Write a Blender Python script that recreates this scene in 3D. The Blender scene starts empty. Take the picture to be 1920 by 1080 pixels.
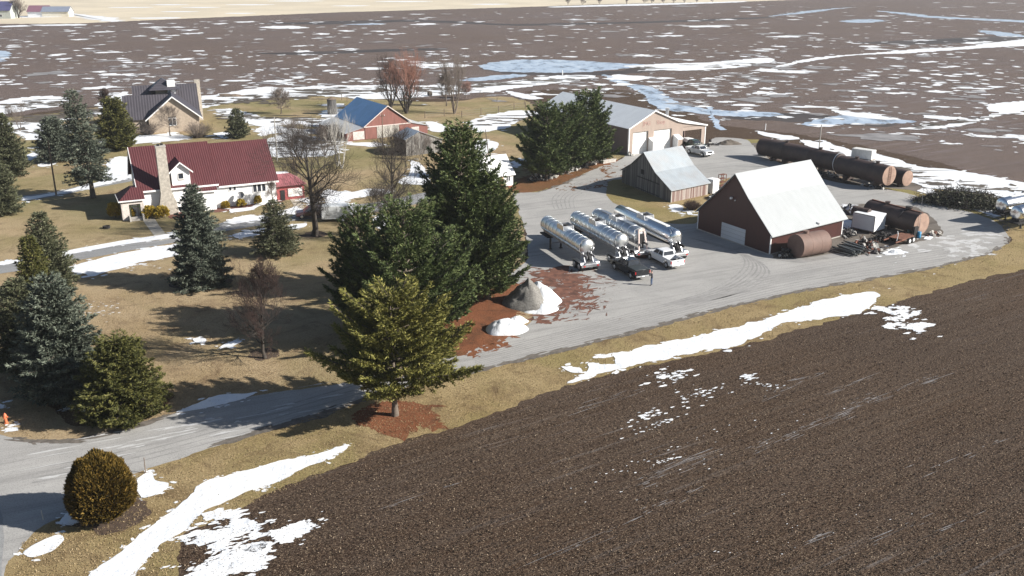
import bpy, bmesh, math, random
import numpy as np
from mathutils import Vector, Matrix, noise
from mathutils.geometry import tessellate_polygon
R = math.radians
random.seed(7)
C = bpy.context.scene.collection
SC = bpy.context.scene

# ------------------------------------------------------------ camera, sky, sun, exposure
CAM_H, FPX, PITCH = 36.0, 1780.0, math.atan(620/1780)
cd = bpy.data.cameras.new('camera'); cam = bpy.data.objects.new('camera', cd); C.objects.link(cam)
cam.location = (0, 0, CAM_H); cam.rotation_euler = (math.pi/2-PITCH, 0, 0)
cd.sensor_width = 36; cd.lens = 36*FPX/1920; cd.clip_start = 0.5; cd.clip_end = 20000
SC.camera = cam
SUN_EL, SUN_AZ = 29.0, -11.0      # elevation; azimuth counter-clockwise from +X
w = bpy.data.worlds.new('World'); SC.world = w; w.use_nodes = True
nt = w.node_tree; bg = nt.nodes['Background']
sk = nt.nodes.new('ShaderNodeTexSky'); sk.sky_type = 'NISHITA'; sk.sun_disc = False
sk.sun_elevation = R(SUN_EL); sk.sun_rotation = R(90-SUN_AZ); sk.altitude = 200
nt.links.new(sk.outputs[0], bg.inputs[0]); bg.inputs[1].default_value = 0.05
sd = bpy.data.lights.new('sun', 'SUN'); sd.energy = 5.0; sd.angle = R(0.53); sd.color = (1, .95, .87)
so = bpy.data.objects.new('sun', sd); C.objects.link(so); so.location = (60, -20, 80)
sv = Vector((math.cos(R(SUN_AZ))*math.cos(R(SUN_EL)), math.sin(R(SUN_AZ))*math.cos(R(SUN_EL)), math.sin(R(SUN_EL))))
so.rotation_euler = sv.to_track_quat('Z', 'Y').to_euler()
SC.view_settings.view_transform = 'Standard'; SC.view_settings.look = 'None'
SC.view_settings.exposure = 0.88; SC.view_settings.gamma = 1
SC.render.engine = 'CYCLES'
try:
    SC.cycles.max_bounces = 5; SC.cycles.diffuse_bounces = 3; SC.cycles.glossy_bounces = 3
    SC.cycles.transparent_max_bounces = 4; SC.cycles.volume_bounces = 0
except Exception: pass

# ------------------------------------------------------------ surveying: photograph pixel (1920x1080) -> point at height z
_ct, _st = math.cos(PITCH), math.sin(PITCH)
def _ray(px, py):
    x, y, z = px-960, FPX, -(py-540)
    return (x, y*_ct+z*_st, -y*_st+z*_ct)
def G(px, py, z=0.0):
    d = _ray(px, py); t = (z-CAM_H)/d[2]
    return Vector((d[0]*t, d[1]*t, z))
def ppm(p): return FPX/(p[1]*_ct-(p[2]-CAM_H)*_st)
def HZ(px, py, base):                 # height of what shows at a pixel and stands over a base point
    d = _ray(px, py); t = math.hypot(base[0], base[1])/math.hypot(d[0], d[1]); return CAM_H+d[2]*t

# ------------------------------------------------------------ objects
def tag(o, label=None, cat=None, group=None, kind=None):
    if label: o['label'] = label
    if cat: o['category'] = cat
    if group: o['group'] = group
    if kind: o['kind'] = kind
    return o
def thing(name, label, cat, loc=(0,0,0), rotz=0.0, group=None, scale=1.0):
    o = bpy.data.objects.new(name, None); C.objects.link(o); o.empty_display_size = .3
    o.location = loc; o.rotation_euler = (0,0,rotz); o.scale = (scale,)*3
    return tag(o, label, cat, group)
def copy_tree(o, parent=None):
    c = o.copy(); C.objects.link(c)
    if parent: c.parent = parent
    for ch in o.children: copy_tree(ch, c)
    return c
class MB:
    def __init__(s, M=None): s.v = []; s.f = []; s.m = []; s.M = M; s.cur = 0
    def add(s, vs, fs):
        n = len(s.v); s.v += [tuple(s.M(*p)) if s.M else tuple(p) for p in vs]
        s.f += [tuple(i+n for i in f) for f in fs]; s.m += [s.cur]*len(fs); return s
    def poly(s, pts): return s.add(pts, [tuple(range(len(pts)))])
    def hexa(s, b, t): return s.add(list(b)+list(t), [(3,2,1,0),(4,5,6,7),(0,1,5,4),(1,2,6,5),(2,3,7,6),(3,0,4,7)])
    def box(s, x0, x1, y0, y1, z0, z1):
        return s.hexa([(x0,y0,z0),(x1,y0,z0),(x1,y1,z0),(x0,y1,z0)], [(x0,y0,z1),(x1,y0,z1),(x1,y1,z1),(x0,y1,z1)])
    def ext(s, pts, axis, a, b):
        """extrude 2D polygon along an axis ('x','y','z') from a to b"""
        def P(p, c): return {'x':(c,p[0],p[1]), 'y':(p[0],c,p[1]), 'z':(p[0],p[1],c)}[axis]
        n = len(pts); vs = [P(p,a) for p in pts]+[P(p,b) for p in pts]
        fs = [tuple(range(n))[::-1], tuple(range(n,2*n))]+[(i,(i+1)%n,(i+1)%n+n,i+n) for i in range(n)]
        return s.add(vs, fs)
    def cyl(s, p0, p1, r0, r1=None, n=10, caps=True): return s.lathe(p0, p1, [(0,r0),(1,r0 if r1 is None else r1)], n, caps)
    def lathe(s, p0, p1, prof, n=16, caps=True):
        p0 = Vector(p0); p1 = Vector(p1); d = p1-p0
        q = d.to_track_quat('Z','Y'); vs = []; fs = []
        for t, r in prof:
            for i in range(n):
                a = 2*math.pi*i/n; vs.append(p0+d*t+q@Vector((r*math.cos(a), r*math.sin(a), 0)))
        for k in range(len(prof)-1):
            for i in range(n): j=(i+1)%n; fs.append((k*n+i,k*n+j,(k+1)*n+j,(k+1)*n+i))
        if caps: fs += [tuple(range(n))[::-1], tuple(range((len(prof)-1)*n, len(prof)*n))]
        return s.add(vs, fs)
    def tube(s, path, r, n=6):
        for a, b in zip(path[:-1], path[1:]): s.cyl(a, b, r, r, n)
        return s
    def ball(s, c, r, sq=(1,1,1), n=12, m=8, rough=0, seed=0):
        vs=[]; fs=[]
        for i in range(m+1):
            th = math.pi*i/m
            for j in range(n):
                ph = 2*math.pi*j/n; d = Vector((math.sin(th)*math.cos(ph), math.sin(th)*math.sin(ph), math.cos(th)))
                k = r*(1+rough*noise.noise(d*1.7+Vector((seed*3.1,0,0))))
                vs.append((c[0]+d.x*k*sq[0], c[1]+d.y*k*sq[1], c[2]+d.z*k*sq[2]))
        for i in range(m):
            for j in range(n): q=(j+1)%n; fs.append((i*n+j,(i+1)*n+j,(i+1)*n+q,i*n+q))
        return s.add(vs, fs)
    def build(s, name, mat, parent=None, smooth=None, bevel=0):
        me = bpy.data.meshes.new(name); me.from_pydata(s.v, [], s.f)
        mats = mat if isinstance(mat, (list,tuple)) else [mat]
        for m in mats: me.materials.append(m)
        if len(mats) > 1: me.polygons.foreach_set('material_index', s.m)
        bm = bmesh.new(); bm.from_mesh(me); bmesh.ops.recalc_face_normals(bm, faces=bm.faces[:]); bm.to_mesh(me); bm.free()
        if smooth: me.shade_smooth(); me.set_sharp_from_angle(angle=R(smooth))
        me.update()
        o = bpy.data.objects.new(name, me); C.objects.link(o)
        if parent: o.parent = parent
        if bevel:
            b = o.modifiers.new('bevel','BEVEL'); b.width = bevel; b.segments = 2; b.limit_method='ANGLE'; b.angle_limit=R(40)
        return o
def npmesh(name, V, F, mat, parent=None, smooth=False):
    V = np.asarray(V, dtype=np.float32); F = np.asarray(F, dtype=np.int32); k = F.shape[1]
    me = bpy.data.meshes.new(name)
    me.vertices.add(len(V)); me.vertices.foreach_set('co', V.ravel())
    me.loops.add(F.size); me.loops.foreach_set('vertex_index', F.ravel())
    me.polygons.add(len(F)); me.polygons.foreach_set('loop_start', np.arange(0, F.size, k, dtype=np.int32))
    me.materials.append(mat); me.update(calc_edges=True)
    if smooth: me.shade_smooth()
    o = bpy.data.objects.new(name, me); C.objects.link(o)
    if parent: o.parent = parent
    return o

# ------------------------------------------------------------ materials
class NT:
    def __init__(s, name):
        s.mat = bpy.data.materials.new(name); s.mat.use_nodes = True; s.t = s.mat.node_tree
        s.p = s.t.nodes['Principled BSDF']; s.geo = None
    def n(s, typ, **kw):
        x = s.t.nodes.new('ShaderNode'+typ)
        for k, v in kw.items(): setattr(x, k, v)
        return x
    def l(s, a, b): s.t.links.new(a, b)
    def pos(s, rot=0, scale=(1,1,1), obj=False):
        g = s.n('TexCoord').outputs['Object'] if obj else s.n('NewGeometry').outputs['Position']
        m = s.n('Mapping'); m.inputs['Rotation'].default_value = (0,0,rot); m.inputs['Scale'].default_value = scale
        # rotate first, then scale: chain two mappings
        if rot:
            m1 = s.n('Mapping'); m1.inputs['Rotation'].default_value = (0,0,rot); s.l(g, m1.inputs[0])
            m.inputs['Rotation'].default_value = (0,0,0); s.l(m1.outputs[0], m.inputs[0])
        else: s.l(g, m.inputs[0])
        return m.outputs[0]
    def noise(s, vec, scale, detail=4, rough=.6, dist=0):
        x = s.n('TexNoise'); s.l(vec, x.inputs['Vector']); x.inputs['Scale'].default_value = scale
        x.inputs['Detail'].default_value = detail; x.inputs['Roughness'].default_value = rough; x.inputs['Distortion'].default_value = dist
        return x.outputs[0]
    def voro(s, vec, scale, out='Distance'):
        x = s.n('TexVoronoi'); s.l(vec, x.inputs['Vector']); x.inputs['Scale'].default_value = scale; return x.outputs[out]
    def wave(s, vec, scale, dist=0, axis='X', prof='SIN'):
        x = s.n('TexWave', bands_direction=axis, wave_profile=prof); s.l(vec, x.inputs[0]); x.inputs['Scale'].default_value = scale
        x.inputs['Distortion'].default_value = dist; return x.outputs['Fac']
    def ramp(s, fac, stops):
        x = s.n('ValToRGB'); s.l(fac, x.inputs[0]); e = x.color_ramp.elements
        while len(e) < len(stops): e.new(.5)
        for i, (p, c) in enumerate(stops):
            e[i].position = p; e[i].color = (c,c,c,1) if isinstance(c,(int,float)) else (*c,1)
        return x.outputs[0]
    def mix(s, fac, a, b, mode='MIX'):
        x = s.n('Mix', data_type='RGBA', blend_type=mode)
        for v, k in ((fac,0),(a,6),(b,7)):
            if hasattr(v,'links'): s.l(v, x.inputs[k])
            elif isinstance(v,(int,float)) and k==0: x.inputs[0].default_value = v
            else: x.inputs[k].default_value = (v,v,v,1) if isinstance(v,(int,float)) else (*v,1)
        return x.outputs[2]
    def math(s, op, a, b=0.0):
        x = s.n('Math', operation=op)
        for v, k in ((a,0),(b,1)):
            if hasattr(v,'links'): s.l(v, x.inputs[k])
            else: x.inputs[k].default_value = v
        return x.outputs[0]
    def bump(s, h, dist=.05, strength=1.0):
        x = s.n('Bump'); s.l(h, x.inputs['Height']); x.inputs['Distance'].default_value = dist; x.inputs['Strength'].default_value = strength
        s.l(x.outputs[0], s.p.inputs['Normal'])
    def fin(s, col, rough=.8, metal=0, spec=None):
        if hasattr(col,'links'): s.l(col, s.p.inputs['Base Color'])
        else: s.p.inputs['Base Color'].default_value = (*col,1)
        if hasattr(rough,'links'): s.l(rough, s.p.inputs['Roughness'])
        else: s.p.inputs['Roughness'].default_value = rough
        s.p.inputs['Metallic'].default_value = metal
        if spec is not None: s.p.inputs['Specular IOR Level'].default_value = spec
        return s.mat
def plain(name, col, rough=.6, metal=0, var=.12, scale=1.5, obj=False, bump=0):
    m = NT(name); v = m.noise(m.pos(obj=obj), scale, 5)
    c = m.mix(m.ramp(v, [(.35,0.0),(.65,1.0)]), tuple(x*(1-var) for x in col), tuple(min(1,x*(1+var)) for x in col))
    if bump: m.bump(m.noise(m.pos(obj=obj), scale*8, 3), bump)
    return m.fin(c, rough, metal)
def ribbed(name, col, ang, pitch, rough=.5, metal=0, var=.12, depth=.03, dirt=None, vs=.35, dirtamt=.5):
    """sheet metal or boards: ribs repeat along the direction `ang` (degrees)"""
    m = NT(name); pv = m.pos(rot=R(-ang))
    wv = m.wave(pv, 1/pitch*0.5/ math.pi * 3.14159*2/2, 0)  # one rib per pitch
    v = m.noise(m.pos(rot=R(-ang), scale=(1.0/pitch*.5,.5,.25)), 1.0, 4)
    c = m.mix(m.ramp(v, [(.3,0.0),(.7,1.0)]), tuple(x*(1-var) for x in col), tuple(min(1,x*(1+var)) for x in col))
    c = m.mix(m.ramp(wv, [(.0,.45),(.25,0.0)]), c, tuple(x*.45 for x in col))
    if dirt:
        d = m.noise(m.pos(), vs, 6, .7); c = m.mix(m.ramp(d, [(.45,0.0),(.75,dirtamt)]), c, dirt)
    m.bump(wv, depth, .8)
    return m.fin(c, rough, metal)
def planks(name, ca, cb, cc, ang, wdt=.28):
    m = NT(name); pv = m.pos(rot=R(-ang), scale=(1/wdt, 1/wdt, .25))
    sx = m.n('SeparateXYZ'); m.l(pv, sx.inputs[0]); fl = m.math('FLOOR', sx.outputs[0])
    cx = m.n('CombineXYZ'); m.l(fl, cx.inputs[0])
    wn = m.n('TexWhiteNoise'); m.l(cx.outputs[0], wn.inputs[0])
    g = m.noise(m.pos(rot=R(-ang), scale=(8,8,.6)), 1.0, 5, .7)
    k = m.math('ADD', m.math('MULTIPLY', wn.outputs[0], .55), m.math('MULTIPLY', g, .5))
    c = m.ramp(k, [(.2,ca),(.5,cb),(.8,cc)])
    fr = m.math('FRACT', sx.outputs[0]); gap = m.math('LESS_THAN', fr, .1)
    c = m.mix(gap, c, (.02,.018,.015)); m.bump(g, .02)
    return m.fin(c, .9)

# --- ground surfaces
ROW = 31.5
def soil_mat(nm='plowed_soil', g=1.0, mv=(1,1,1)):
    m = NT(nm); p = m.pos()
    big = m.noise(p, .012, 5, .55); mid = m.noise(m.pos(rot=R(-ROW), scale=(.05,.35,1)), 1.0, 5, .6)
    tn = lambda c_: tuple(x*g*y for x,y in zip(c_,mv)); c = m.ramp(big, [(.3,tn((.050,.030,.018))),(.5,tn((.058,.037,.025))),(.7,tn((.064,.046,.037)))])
    rw = m.wave(m.pos(rot=R(-ROW)), .42, 1.2, 'Y'); c = m.mix(m.ramp(rw, [(.0,.5),(.5,0.0)]), c, tn((.020,.012,.008)))
    c = m.mix(m.ramp(m.noise(p, .035, 5, .6, .8), [(.46,0.0),(.64,.55)]), c, tn((.034,.024,.020)))
    c = m.mix(m.ramp(m.noise(m.pos(rot=R(-ROW), scale=(.04,1.0,1)), 1.0, 7, .75), [(.50,0.0),(.66,.6)]), c, tn((.10,.078,.062)))
    c = m.mix(m.ramp(mid, [(.35,0.0),(.7,.55)]), c, tn((.070,.052,.042)))
    # clods and pale corn stubble
    cl = m.noise(m.pos(rot=R(-ROW), scale=(1,1.6,1)), 3.2, 7, .82)
    c = m.mix(m.ramp(cl, [(.40,.75),(.52,0.0)]), c, (.018,.011,.008))
    st = m.noise(m.pos(rot=R(-ROW), scale=(1.0,2.1,1)), 5.0, 3, .9)
    c = m.mix(m.ramp(st, [(.54,0.0),(.62,.9)]), c, tn((.27,.20,.14)))
    # meltwater film along the rows
    ws = m.noise(m.pos(rot=R(-ROW), scale=(.05,1.6,1)), 1.0, 7, .75)
    gate = m.noise(p, .022, 3)
    f = m.math('MULTIPLY', m.ramp(ws, [(.56,0.0),(.68,.85)]), m.ramp(gate, [(.46,0.0),(.60,.9)]))
    c = m.mix(f, c, tn((.20,.185,.18)))
    m.bump(cl, .06, .6)
    return m.fin(c, 1.0, 0, .06)
def grass_mat(name='dry_grass', a=(.33,.245,.14), b=(.42,.325,.205), g=(.22,.19,.085), brown=(.17,.115,.07)):
    m = NT(name); p = m.pos()
    n1 = m.noise(p, .12, 6, .62); n2 = m.noise(p, .05, 4, .55, 1.5)
    c = m.mix(m.ramp(n1, [(.35,0.0),(.65,1.0)]), a, b)
    c = m.mix(m.ramp(n2, [(.50,0.0),(.66,.6)]), c, g)
    n3 = m.noise(p, .3, 6, .7, 1.0); c = m.mix(m.ramp(n3, [(.50,0.0),(.68,.85)]), c, brown)
    sy = m.n('SeparateXYZ'); m.l(p, sy.inputs[0]); gr = m.n('MapRange'); m.l(sy.outputs[1], gr.inputs[0]); gr.inputs[1].default_value = 100; gr.inputs[2].default_value = 150
    gn = m.ramp(m.noise(p, .045, 4, .6), [(.38,0.0),(.58,.7)]); c = m.mix(m.math('MULTIPLY', gr.outputs[0], gn), c, tuple(x*y for x,y in zip(g,(.85,.95,.85))))
    f = m.noise(m.pos(scale=(1,1.3,1)), 5.5, 7, .85); c = m.mix(m.ramp(f, [(.36,.78),(.52,0.0)]), c, tuple(x*.38 for x in a))
    c = m.mix(m.ramp(f, [(.56,0.0),(.72,.6)]), c, tuple(min(1,x*1.4) for x in b))
    m.bump(f, .15, .9)
    return m.fin(c, .95, 0, .15)
def gravel_mat(name, a, b, dark, ang=25, streak=.6):
    m = NT(name); p = m.pos()
    n1 = m.noise(p, .18, 6, .6, .6); c = m.mix(m.ramp(n1, [(.35,0.0),(.65,1.0)]), a, b)
    s = m.noise(m.pos(rot=R(-ang), scale=(.07,1.1,1)), 1.0, 6, .7)
    c = m.mix(m.ramp(s, [(.30,streak),(.50,0.0)]), c, dark)
    c = m.mix(m.ramp(s, [(.58,0.0),(.72,.55)]), c, tuple(x*1.22 for x in b))
    d = m.noise(p, .5, 5, .7, 2.0); c = m.mix(m.ramp(d, [(.62,0.0),(.74,.45)]), c, tuple(x*.7 for x in dark))
    f = m.noise(p, 9, 5, .8); c = m.mix(m.ramp(f, [(.38,.4),(.5,0.0)]), c, tuple(x*.5 for x in dark))
    m.bump(f, .03, .6)
    return m.fin(c, .85, 0, .3)
def snow_mat():
    m = NT('snow'); p = m.pos(); n = m.noise(p, .5, 6, .6)
    c = m.mix(m.ramp(n, [(.3,0.0),(.6,1.0)]), (.66,.70,.76), (.80,.81,.82))
    d = m.noise(p, 2.5, 5, .8); c = m.mix(m.ramp(d, [(.58,0.0),(.72,.6)]), c, (.40,.36,.31))
    m.bump(m.noise(p, 1.2, 5, .65), .18, .7)
    return m.fin(c, .55, 0, .3)
def ice_mat():
    m = NT('meltwater_ice'); p = m.pos()
    n = m.noise(m.pos(scale=(.25,.12,1)), 1.0, 6, .7)
    c = m.ramp(n, [(.36,(.12,.13,.16)),(.46,(.38,.47,.60)),(.68,(.60,.68,.78))])
    return m.fin(c, .28, 0, .6)
MS = {}
MS['soil'] = soil_mat(); MS['soil2'] = soil_mat('far_soil', 1.8, (.96,1.06,1.30)); MS['grass'] = grass_mat()  # far soil lightened and blued: haze and wet glare put into its colour
MS['verge'] = grass_mat('verge_grass', (.29,.215,.105), (.37,.285,.155), (.24,.205,.08), (.15,.10,.055))
MS['tan'] = plain('stubble_field', (.56,.49,.37), .95, 0, .10, .02)
MS['road'] = gravel_mat('packed_gravel', (.315,.31,.30), (.37,.362,.35), (.19,.185,.18))
MS['lane'] = gravel_mat('lane_asphalt', (.23,.235,.24), (.29,.29,.29), (.12,.12,.125), 22, .5)
MS['dirt'] = gravel_mat('trampled_dirt', (.11,.092,.075), (.17,.15,.13), (.05,.04,.035), 35, .7)
MS['needles'] = grass_mat('needle_litter', (.19,.072,.035), (.24,.10,.05), (.15,.085,.04), (.085,.045,.026))
MS['snow'] = snow_mat(); MS['ice'] = ice_mat()
MS['wetmud'] = plain('wet_mud', (.045,.036,.033), .7, 0, .3, .05)
MS['track'] = plain('track_gravel', (.25,.245,.24), .85, 0, .15, .8)
MS['stain'] = plain('leaf_stain', (.13,.055,.035), .9, 0, .5, 1.2)

# ------------------------------------------------------------ ground sheets
def ragged(pts, z, amp=.35, seg=None, px=True, seed=0):
    P0 = [G(x,y,z) if px else Vector((x,y,z)) for x,y in pts]; m = len(P0); P = []; out = []
    for i in range(m):                                   # rounded outline through the surveyed points
        p0, p1, p2, p3 = P0[i-1], P0[i], P0[(i+1)%m], P0[(i+2)%m]; L = (p2-p1).length
        kk = 5 if max((p0-p1).length, (p3-p2).length) < 3.5*L and px else 1
        for j in range(kk):
            t = j/kk; q = p1+(p2-p1)*t
            if kk > 1:
                c = .5*((2*p1)+(p2-p0)*t+(2*p0-5*p1+4*p2-p3)*t*t+(3*p1-p0-3*p2+p3)*t**3); q = q.lerp(c, .75)
            P.append(q)
    n = len(P)
    for i in range(n):
        a, b = P[i], P[(i+1)%n]; L = (b-a).length
        s = seg or max(.2, min(2.5, (a.length)/320))
        k = max(1, min(400, int(L/s))); nr = Vector((-(b-a).y, (b-a).x, 0)).normalized() if L > 1e-6 else Vector((0,0,0))
        for j in range(k):
            q = a.lerp(b, j/k)
            h = noise.fractal(Vector((q.x*.45+seed*7, q.y*.45, 3.3)), .7, 2.3, 5)
            out.append(q+nr*h*amp*max(1, q.length/160))
    return out
def sheet(mb, pts): mb.poly([tuple(p) for p in pts])
def region(name, pts, z, mat, amp=.35, kind='structure', px=True, seed=0):
    mb = MB(); sheet(mb, ragged(pts, z, amp, px=px, seed=seed)); o = mb.build(name, mat); return tag(o, kind=kind)
gm = MB(); S = 9000
xs = [-S,-2500,-900,-300,0,300,900,2500,S]; ys = [-200,0,100,200,400,800,1600,4000,12000]
gv = [(x,y,0) for y in ys for x in xs]; gf = [(j*9+i, j*9+i+1, (j+1)*9+i+1, (j+1)*9+i) for j in range(8) for i in range(8)]
gm.add(gv, gf); tag(gm.build('ground', MS['soil']), kind='structure')
far = [G(-500,62), G(0,45), G(150,44), G(300,37), G(640,23), G(960,14), G(1130,8), G(1400,3)]
fl = [(p.x,p.y) for p in far]+[(900,1300),(2500,2500),(2500,6000),(-3500,6000),(-3500,600)]
region('stubble_field', fl, .05, MS['tan'], .6, px=False)
region('yard', [(-900,520),(-500,300),(-60,232),(0,222),(120,210),(230,196),(330,196),(400,190),(480,188),(560,181),(640,181),(760,190),(860,190),(905,182),(960,182),
  (1000,196),(1010,225),(1180,230),(1178,291),(1160,300),(1000,370),(985,480),(1000,560),(985,640),(860,700),(620,760),(520,812),(300,905),(120,985),(40,1100),(-900,1300)], .010, MS['grass'], .5)
region('verge', [(1960,440),(1885,455),(1750,500),(1500,545),(1340,580),(1200,618),(1080,648),(960,678),(860,700),(700,742),(560,785),(400,835),(300,868),(120,960),(40,1010),(-60,1100),(200,1250),
  (325,1100),(330,1035),(345,1000),(390,978),(450,955),(530,912),(640,874),(760,826),(860,797),(940,768),(1055,725),(1200,688),(1400,646),(1560,600),(1650,576),(1720,555),(1800,532),(1960,492)], .014, MS['verge'], .5)
region('verge', [(1330,262),(1420,278),(1540,318),(1680,358),(1760,392),(1850,425),(1960,470),(1960,395),(1860,368),(1740,345),(1700,330),(1640,310),(1540,285),(1420,262)], .012, MS['verge'], .5, seed=3)
region('driveway', [(-80,815),(0,815),(30,824),(80,829),(140,826),(200,815),(260,798),(330,775),(430,750),(540,733),(620,722),(700,704),(780,686),(850,668),(900,648),(945,632),(985,612),(1000,590),
  (960,560),(940,530),(975,500),(990,480),(985,430),(972,395),(962,362),(1010,360),(1060,343),(1112,318),(1160,300),(1178,291),(1250,281),(1322,272),(1340,258),(1400,262),(1430,292),(1500,318),(1560,340),(1640,352),(1700,362),(1765,385),(1812,396),
  (1848,407),(1878,423),(1890,440),(1885,458),(1850,476),(1760,500),(1640,522),(1500,546),(1340,582),(1200,620),(1080,650),(960,680),(870,701),(780,722),(700,744),(600,778),(500,806),(400,838),(300,872),(240,893),(180,925),(130,962),(85,985),(50,1012),(20,1052),(-10,1110),(-80,1110)], .020, MS['road'], .22)
region('public_road', [(-300,900),(-40,900),(0,955),(6,1000),(4,1060),(-20,1120),(-300,1120)], .026, MS['lane'], .1)
region('grass_island', [(1138,350),(1150,337),(1200,336),(1260,350),(1330,352),(1352,338),(1375,332),(1400,330),(1420,345),(1400,370),(1330,400),(1312,412),(1300,420),(1250,418),(1215,404),(1170,388),(1150,380),(1138,366)], .026, MS['verge'], .25)
region('bare_ground', [(1450,484),(1500,490),(1560,482),(1620,477),(1680,462),(1730,452),(1765,440),(1762,425),(1745,405),(1715,388),(1660,384),(1600,382),(1560,395),(1560,430),(1440,470)], .026, MS['dirt'], .4)
region('bare_ground', [(1380,275),(1425,290),(1500,312),(1560,333),(1640,350),(1705,356),(1760,370),(1740,350),(1690,340),(1640,330),(1560,300),(1480,280),(1420,268)], .018, MS['dirt'], .4, seed=4)
region('bare_ground', [(1335,360),(1380,345),(1410,330),(1395,322),(1345,350),(1320,365)], .030, MS['dirt'], .3, seed=6)
region('gravel_apron', [(1455,486),(1500,492),(1580,480),(1600,470),(1560,476),(1500,484)], .032, MS['track'], .2)
region('needle_litter', [(860,545),(900,520),(950,520),(985,545),(960,575),(985,610),(945,634),(905,648),(860,668),(835,650),(800,620)], .024, MS['needles'], .4)
region('needle_litter', [(690,770),(720,760),(780,755),(800,765),(805,785),(770,805),(725,810),(700,795)], .024, MS['needles'], .4, seed=2)
region('needle_litter', [(1160,300),(1135,295),(1060,315),(990,330),(950,345),(965,361),(1010,358),(1060,342),(1112,317)], .024, MS['needles'], .3, seed=5)
region('needle_litter', [(130,800),(200,792),(280,780),(318,752),(325,740),(305,730),(100,740)], .024, grass_mat('dead_needles', (.12,.07,.04),(.17,.10,.06),(.09,.07,.03),(.07,.04,.025)), .4, seed=8)
region('yard_lane', [(-100,526),(0,513),(50,505),(150,487),(240,470),(330,454),(430,432),(520,418),(600,408),(700,398),(800,378),(850,362),(840,352),(790,362),(700,380),(600,388),(540,392),(500,402),(430,413),(340,443),(240,457),(150,473),(50,491),(0,497),(-100,512)], .024, MS['lane'], .12)
region('yard_lane', [(-60,384),(40,376),(110,367),(180,352),(245,340),(245,334),(170,344),(110,358),(40,367),(-60,374)], .022, MS['lane'], .1, seed=3)
region('garden_walk', [(262,402),(281,399),(300,425),(318,448),(300,452),(280,430)], .03, plain('concrete', (.33,.31,.27), .9, 0, .15, 2), .03)
region('garden_walk', [(541,368),(553,366),(572,392),(560,397)], .03, plain('concrete_walk', (.42,.37,.30), .9, 0, .1, 2), .03)
region('mulch_bed', [(396,388),(440,382),(520,372),(535,366),(530,378),(440,394),(400,398)], .03, plain('bark_mulch', (.13,.05,.035), .95, 0, .4, 3), .1)
region('mulch_bed', [(318,396),(372,388),(372,402),(320,410)], .03, bpy.data.materials['bark_mulch'], .1, seed=2)
# dark wet swales across the far plowed field
for i, pts in enumerate([[(480,44),(620,40),(760,37),(860,40),(960,45),(1060,43),(1180,41),(1320,36),(1450,31),(1450,33),(1320,40),(1180,44),(1060,47),(960,48),(860,44),(760,41),(600,46)],
    [(480,100),(620,96),(720,92),(840,90),(840,93),(700,98),(560,103)],
    [(900,128),(1000,135),(1120,135),(1220,127),(1320,120),(1440,114),(1440,118),(1300,127),(1180,138),(1080,142),(960,140)],
    [(1600,80),(1720,75),(1860,68),(1920,70),(1920,76),(1820,80),(1700,84)],
    [(1380,214),(1480,212),(1580,220),(1680,232),(1660,238),(1560,232),(1440,226),(1360,222)]]):
    region('wet_swale', pts, .008, MS['wetmud'], .8, seed=i)

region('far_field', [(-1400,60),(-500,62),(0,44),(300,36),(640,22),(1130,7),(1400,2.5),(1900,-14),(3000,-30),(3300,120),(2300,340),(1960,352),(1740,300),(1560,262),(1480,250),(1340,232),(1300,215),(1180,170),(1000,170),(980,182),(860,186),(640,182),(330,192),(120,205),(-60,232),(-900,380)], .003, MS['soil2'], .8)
# tyre tracks worn into the gravel
def ribbon(mb, pts, wd, z):
    P = [G(x,y,z) for x,y in pts]; Q = []
    for i in range(len(P)-1):
        p0, p1, p2, p3 = P[max(0,i-1)], P[i], P[i+1], P[min(len(P)-1,i+2)]
        for k in range(6):
            t = k/6; Q.append(.5*((2*p1)+(p2-p0)*t+(2*p0-5*p1+4*p2-p3)*t*t+(3*p1-p0-3*p2+p3)*t**3))
    Q.append(P[-1])
    for a, b in zip(Q[:-1], Q[1:]):
        n = Vector((-(b-a).y,(b-a).x,0)); 
        if n.length < 1e-5: continue
        n = n.normalized()*wd*.5*(.6+.8*random.random())
        mb.poly([tuple(a-n), tuple(b-n), tuple(b+n), tuple(a+n)])
tr = MB(); random.seed(3)
for k in range(7):
    o = k*7; ribbon(tr, [(1290+o,445+o*.3),(1360+o,462+o*.4),(1395+o*1.1,485+o*.5),(1385+o,512+o*.4),(1330+o,545+o*.2),(1240+o,572)], .18, .024+k*.0006)
for k in range(6):
    o = k*5; ribbon(tr, [(1040+o*1.5,392),(1036+o*1.6,372),(1060+o*1.4,352+o*.3),(1110+o,330+o*.2)], .16, .0245+k*.0006)
for k in range(6):
    ribbon(tr, [(1360,300+k*5),(1420,306+k*5),(1500,326+k*4),(1560,345+k*4)], .16, .025+k*.0006)
for k in range(9):
    o = k*4.5; ribbon(tr, [(1780,495-o*.9),(1600,525-o),(1450,552-o),(1200,615-o*.9),(950,678-o*.8),(890,692-o*.7)][::1], .14, .0252+k*.0006)
for k in range(4):
    o = k*9; ribbon(tr, [(690,742-o),(560,780-o),(400,828-o),(200,880-o),(60,905-o)], .16, .0255+k*.0006)
tag(tr.build('tyre_tracks', MS['track']), kind='structure')
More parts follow.
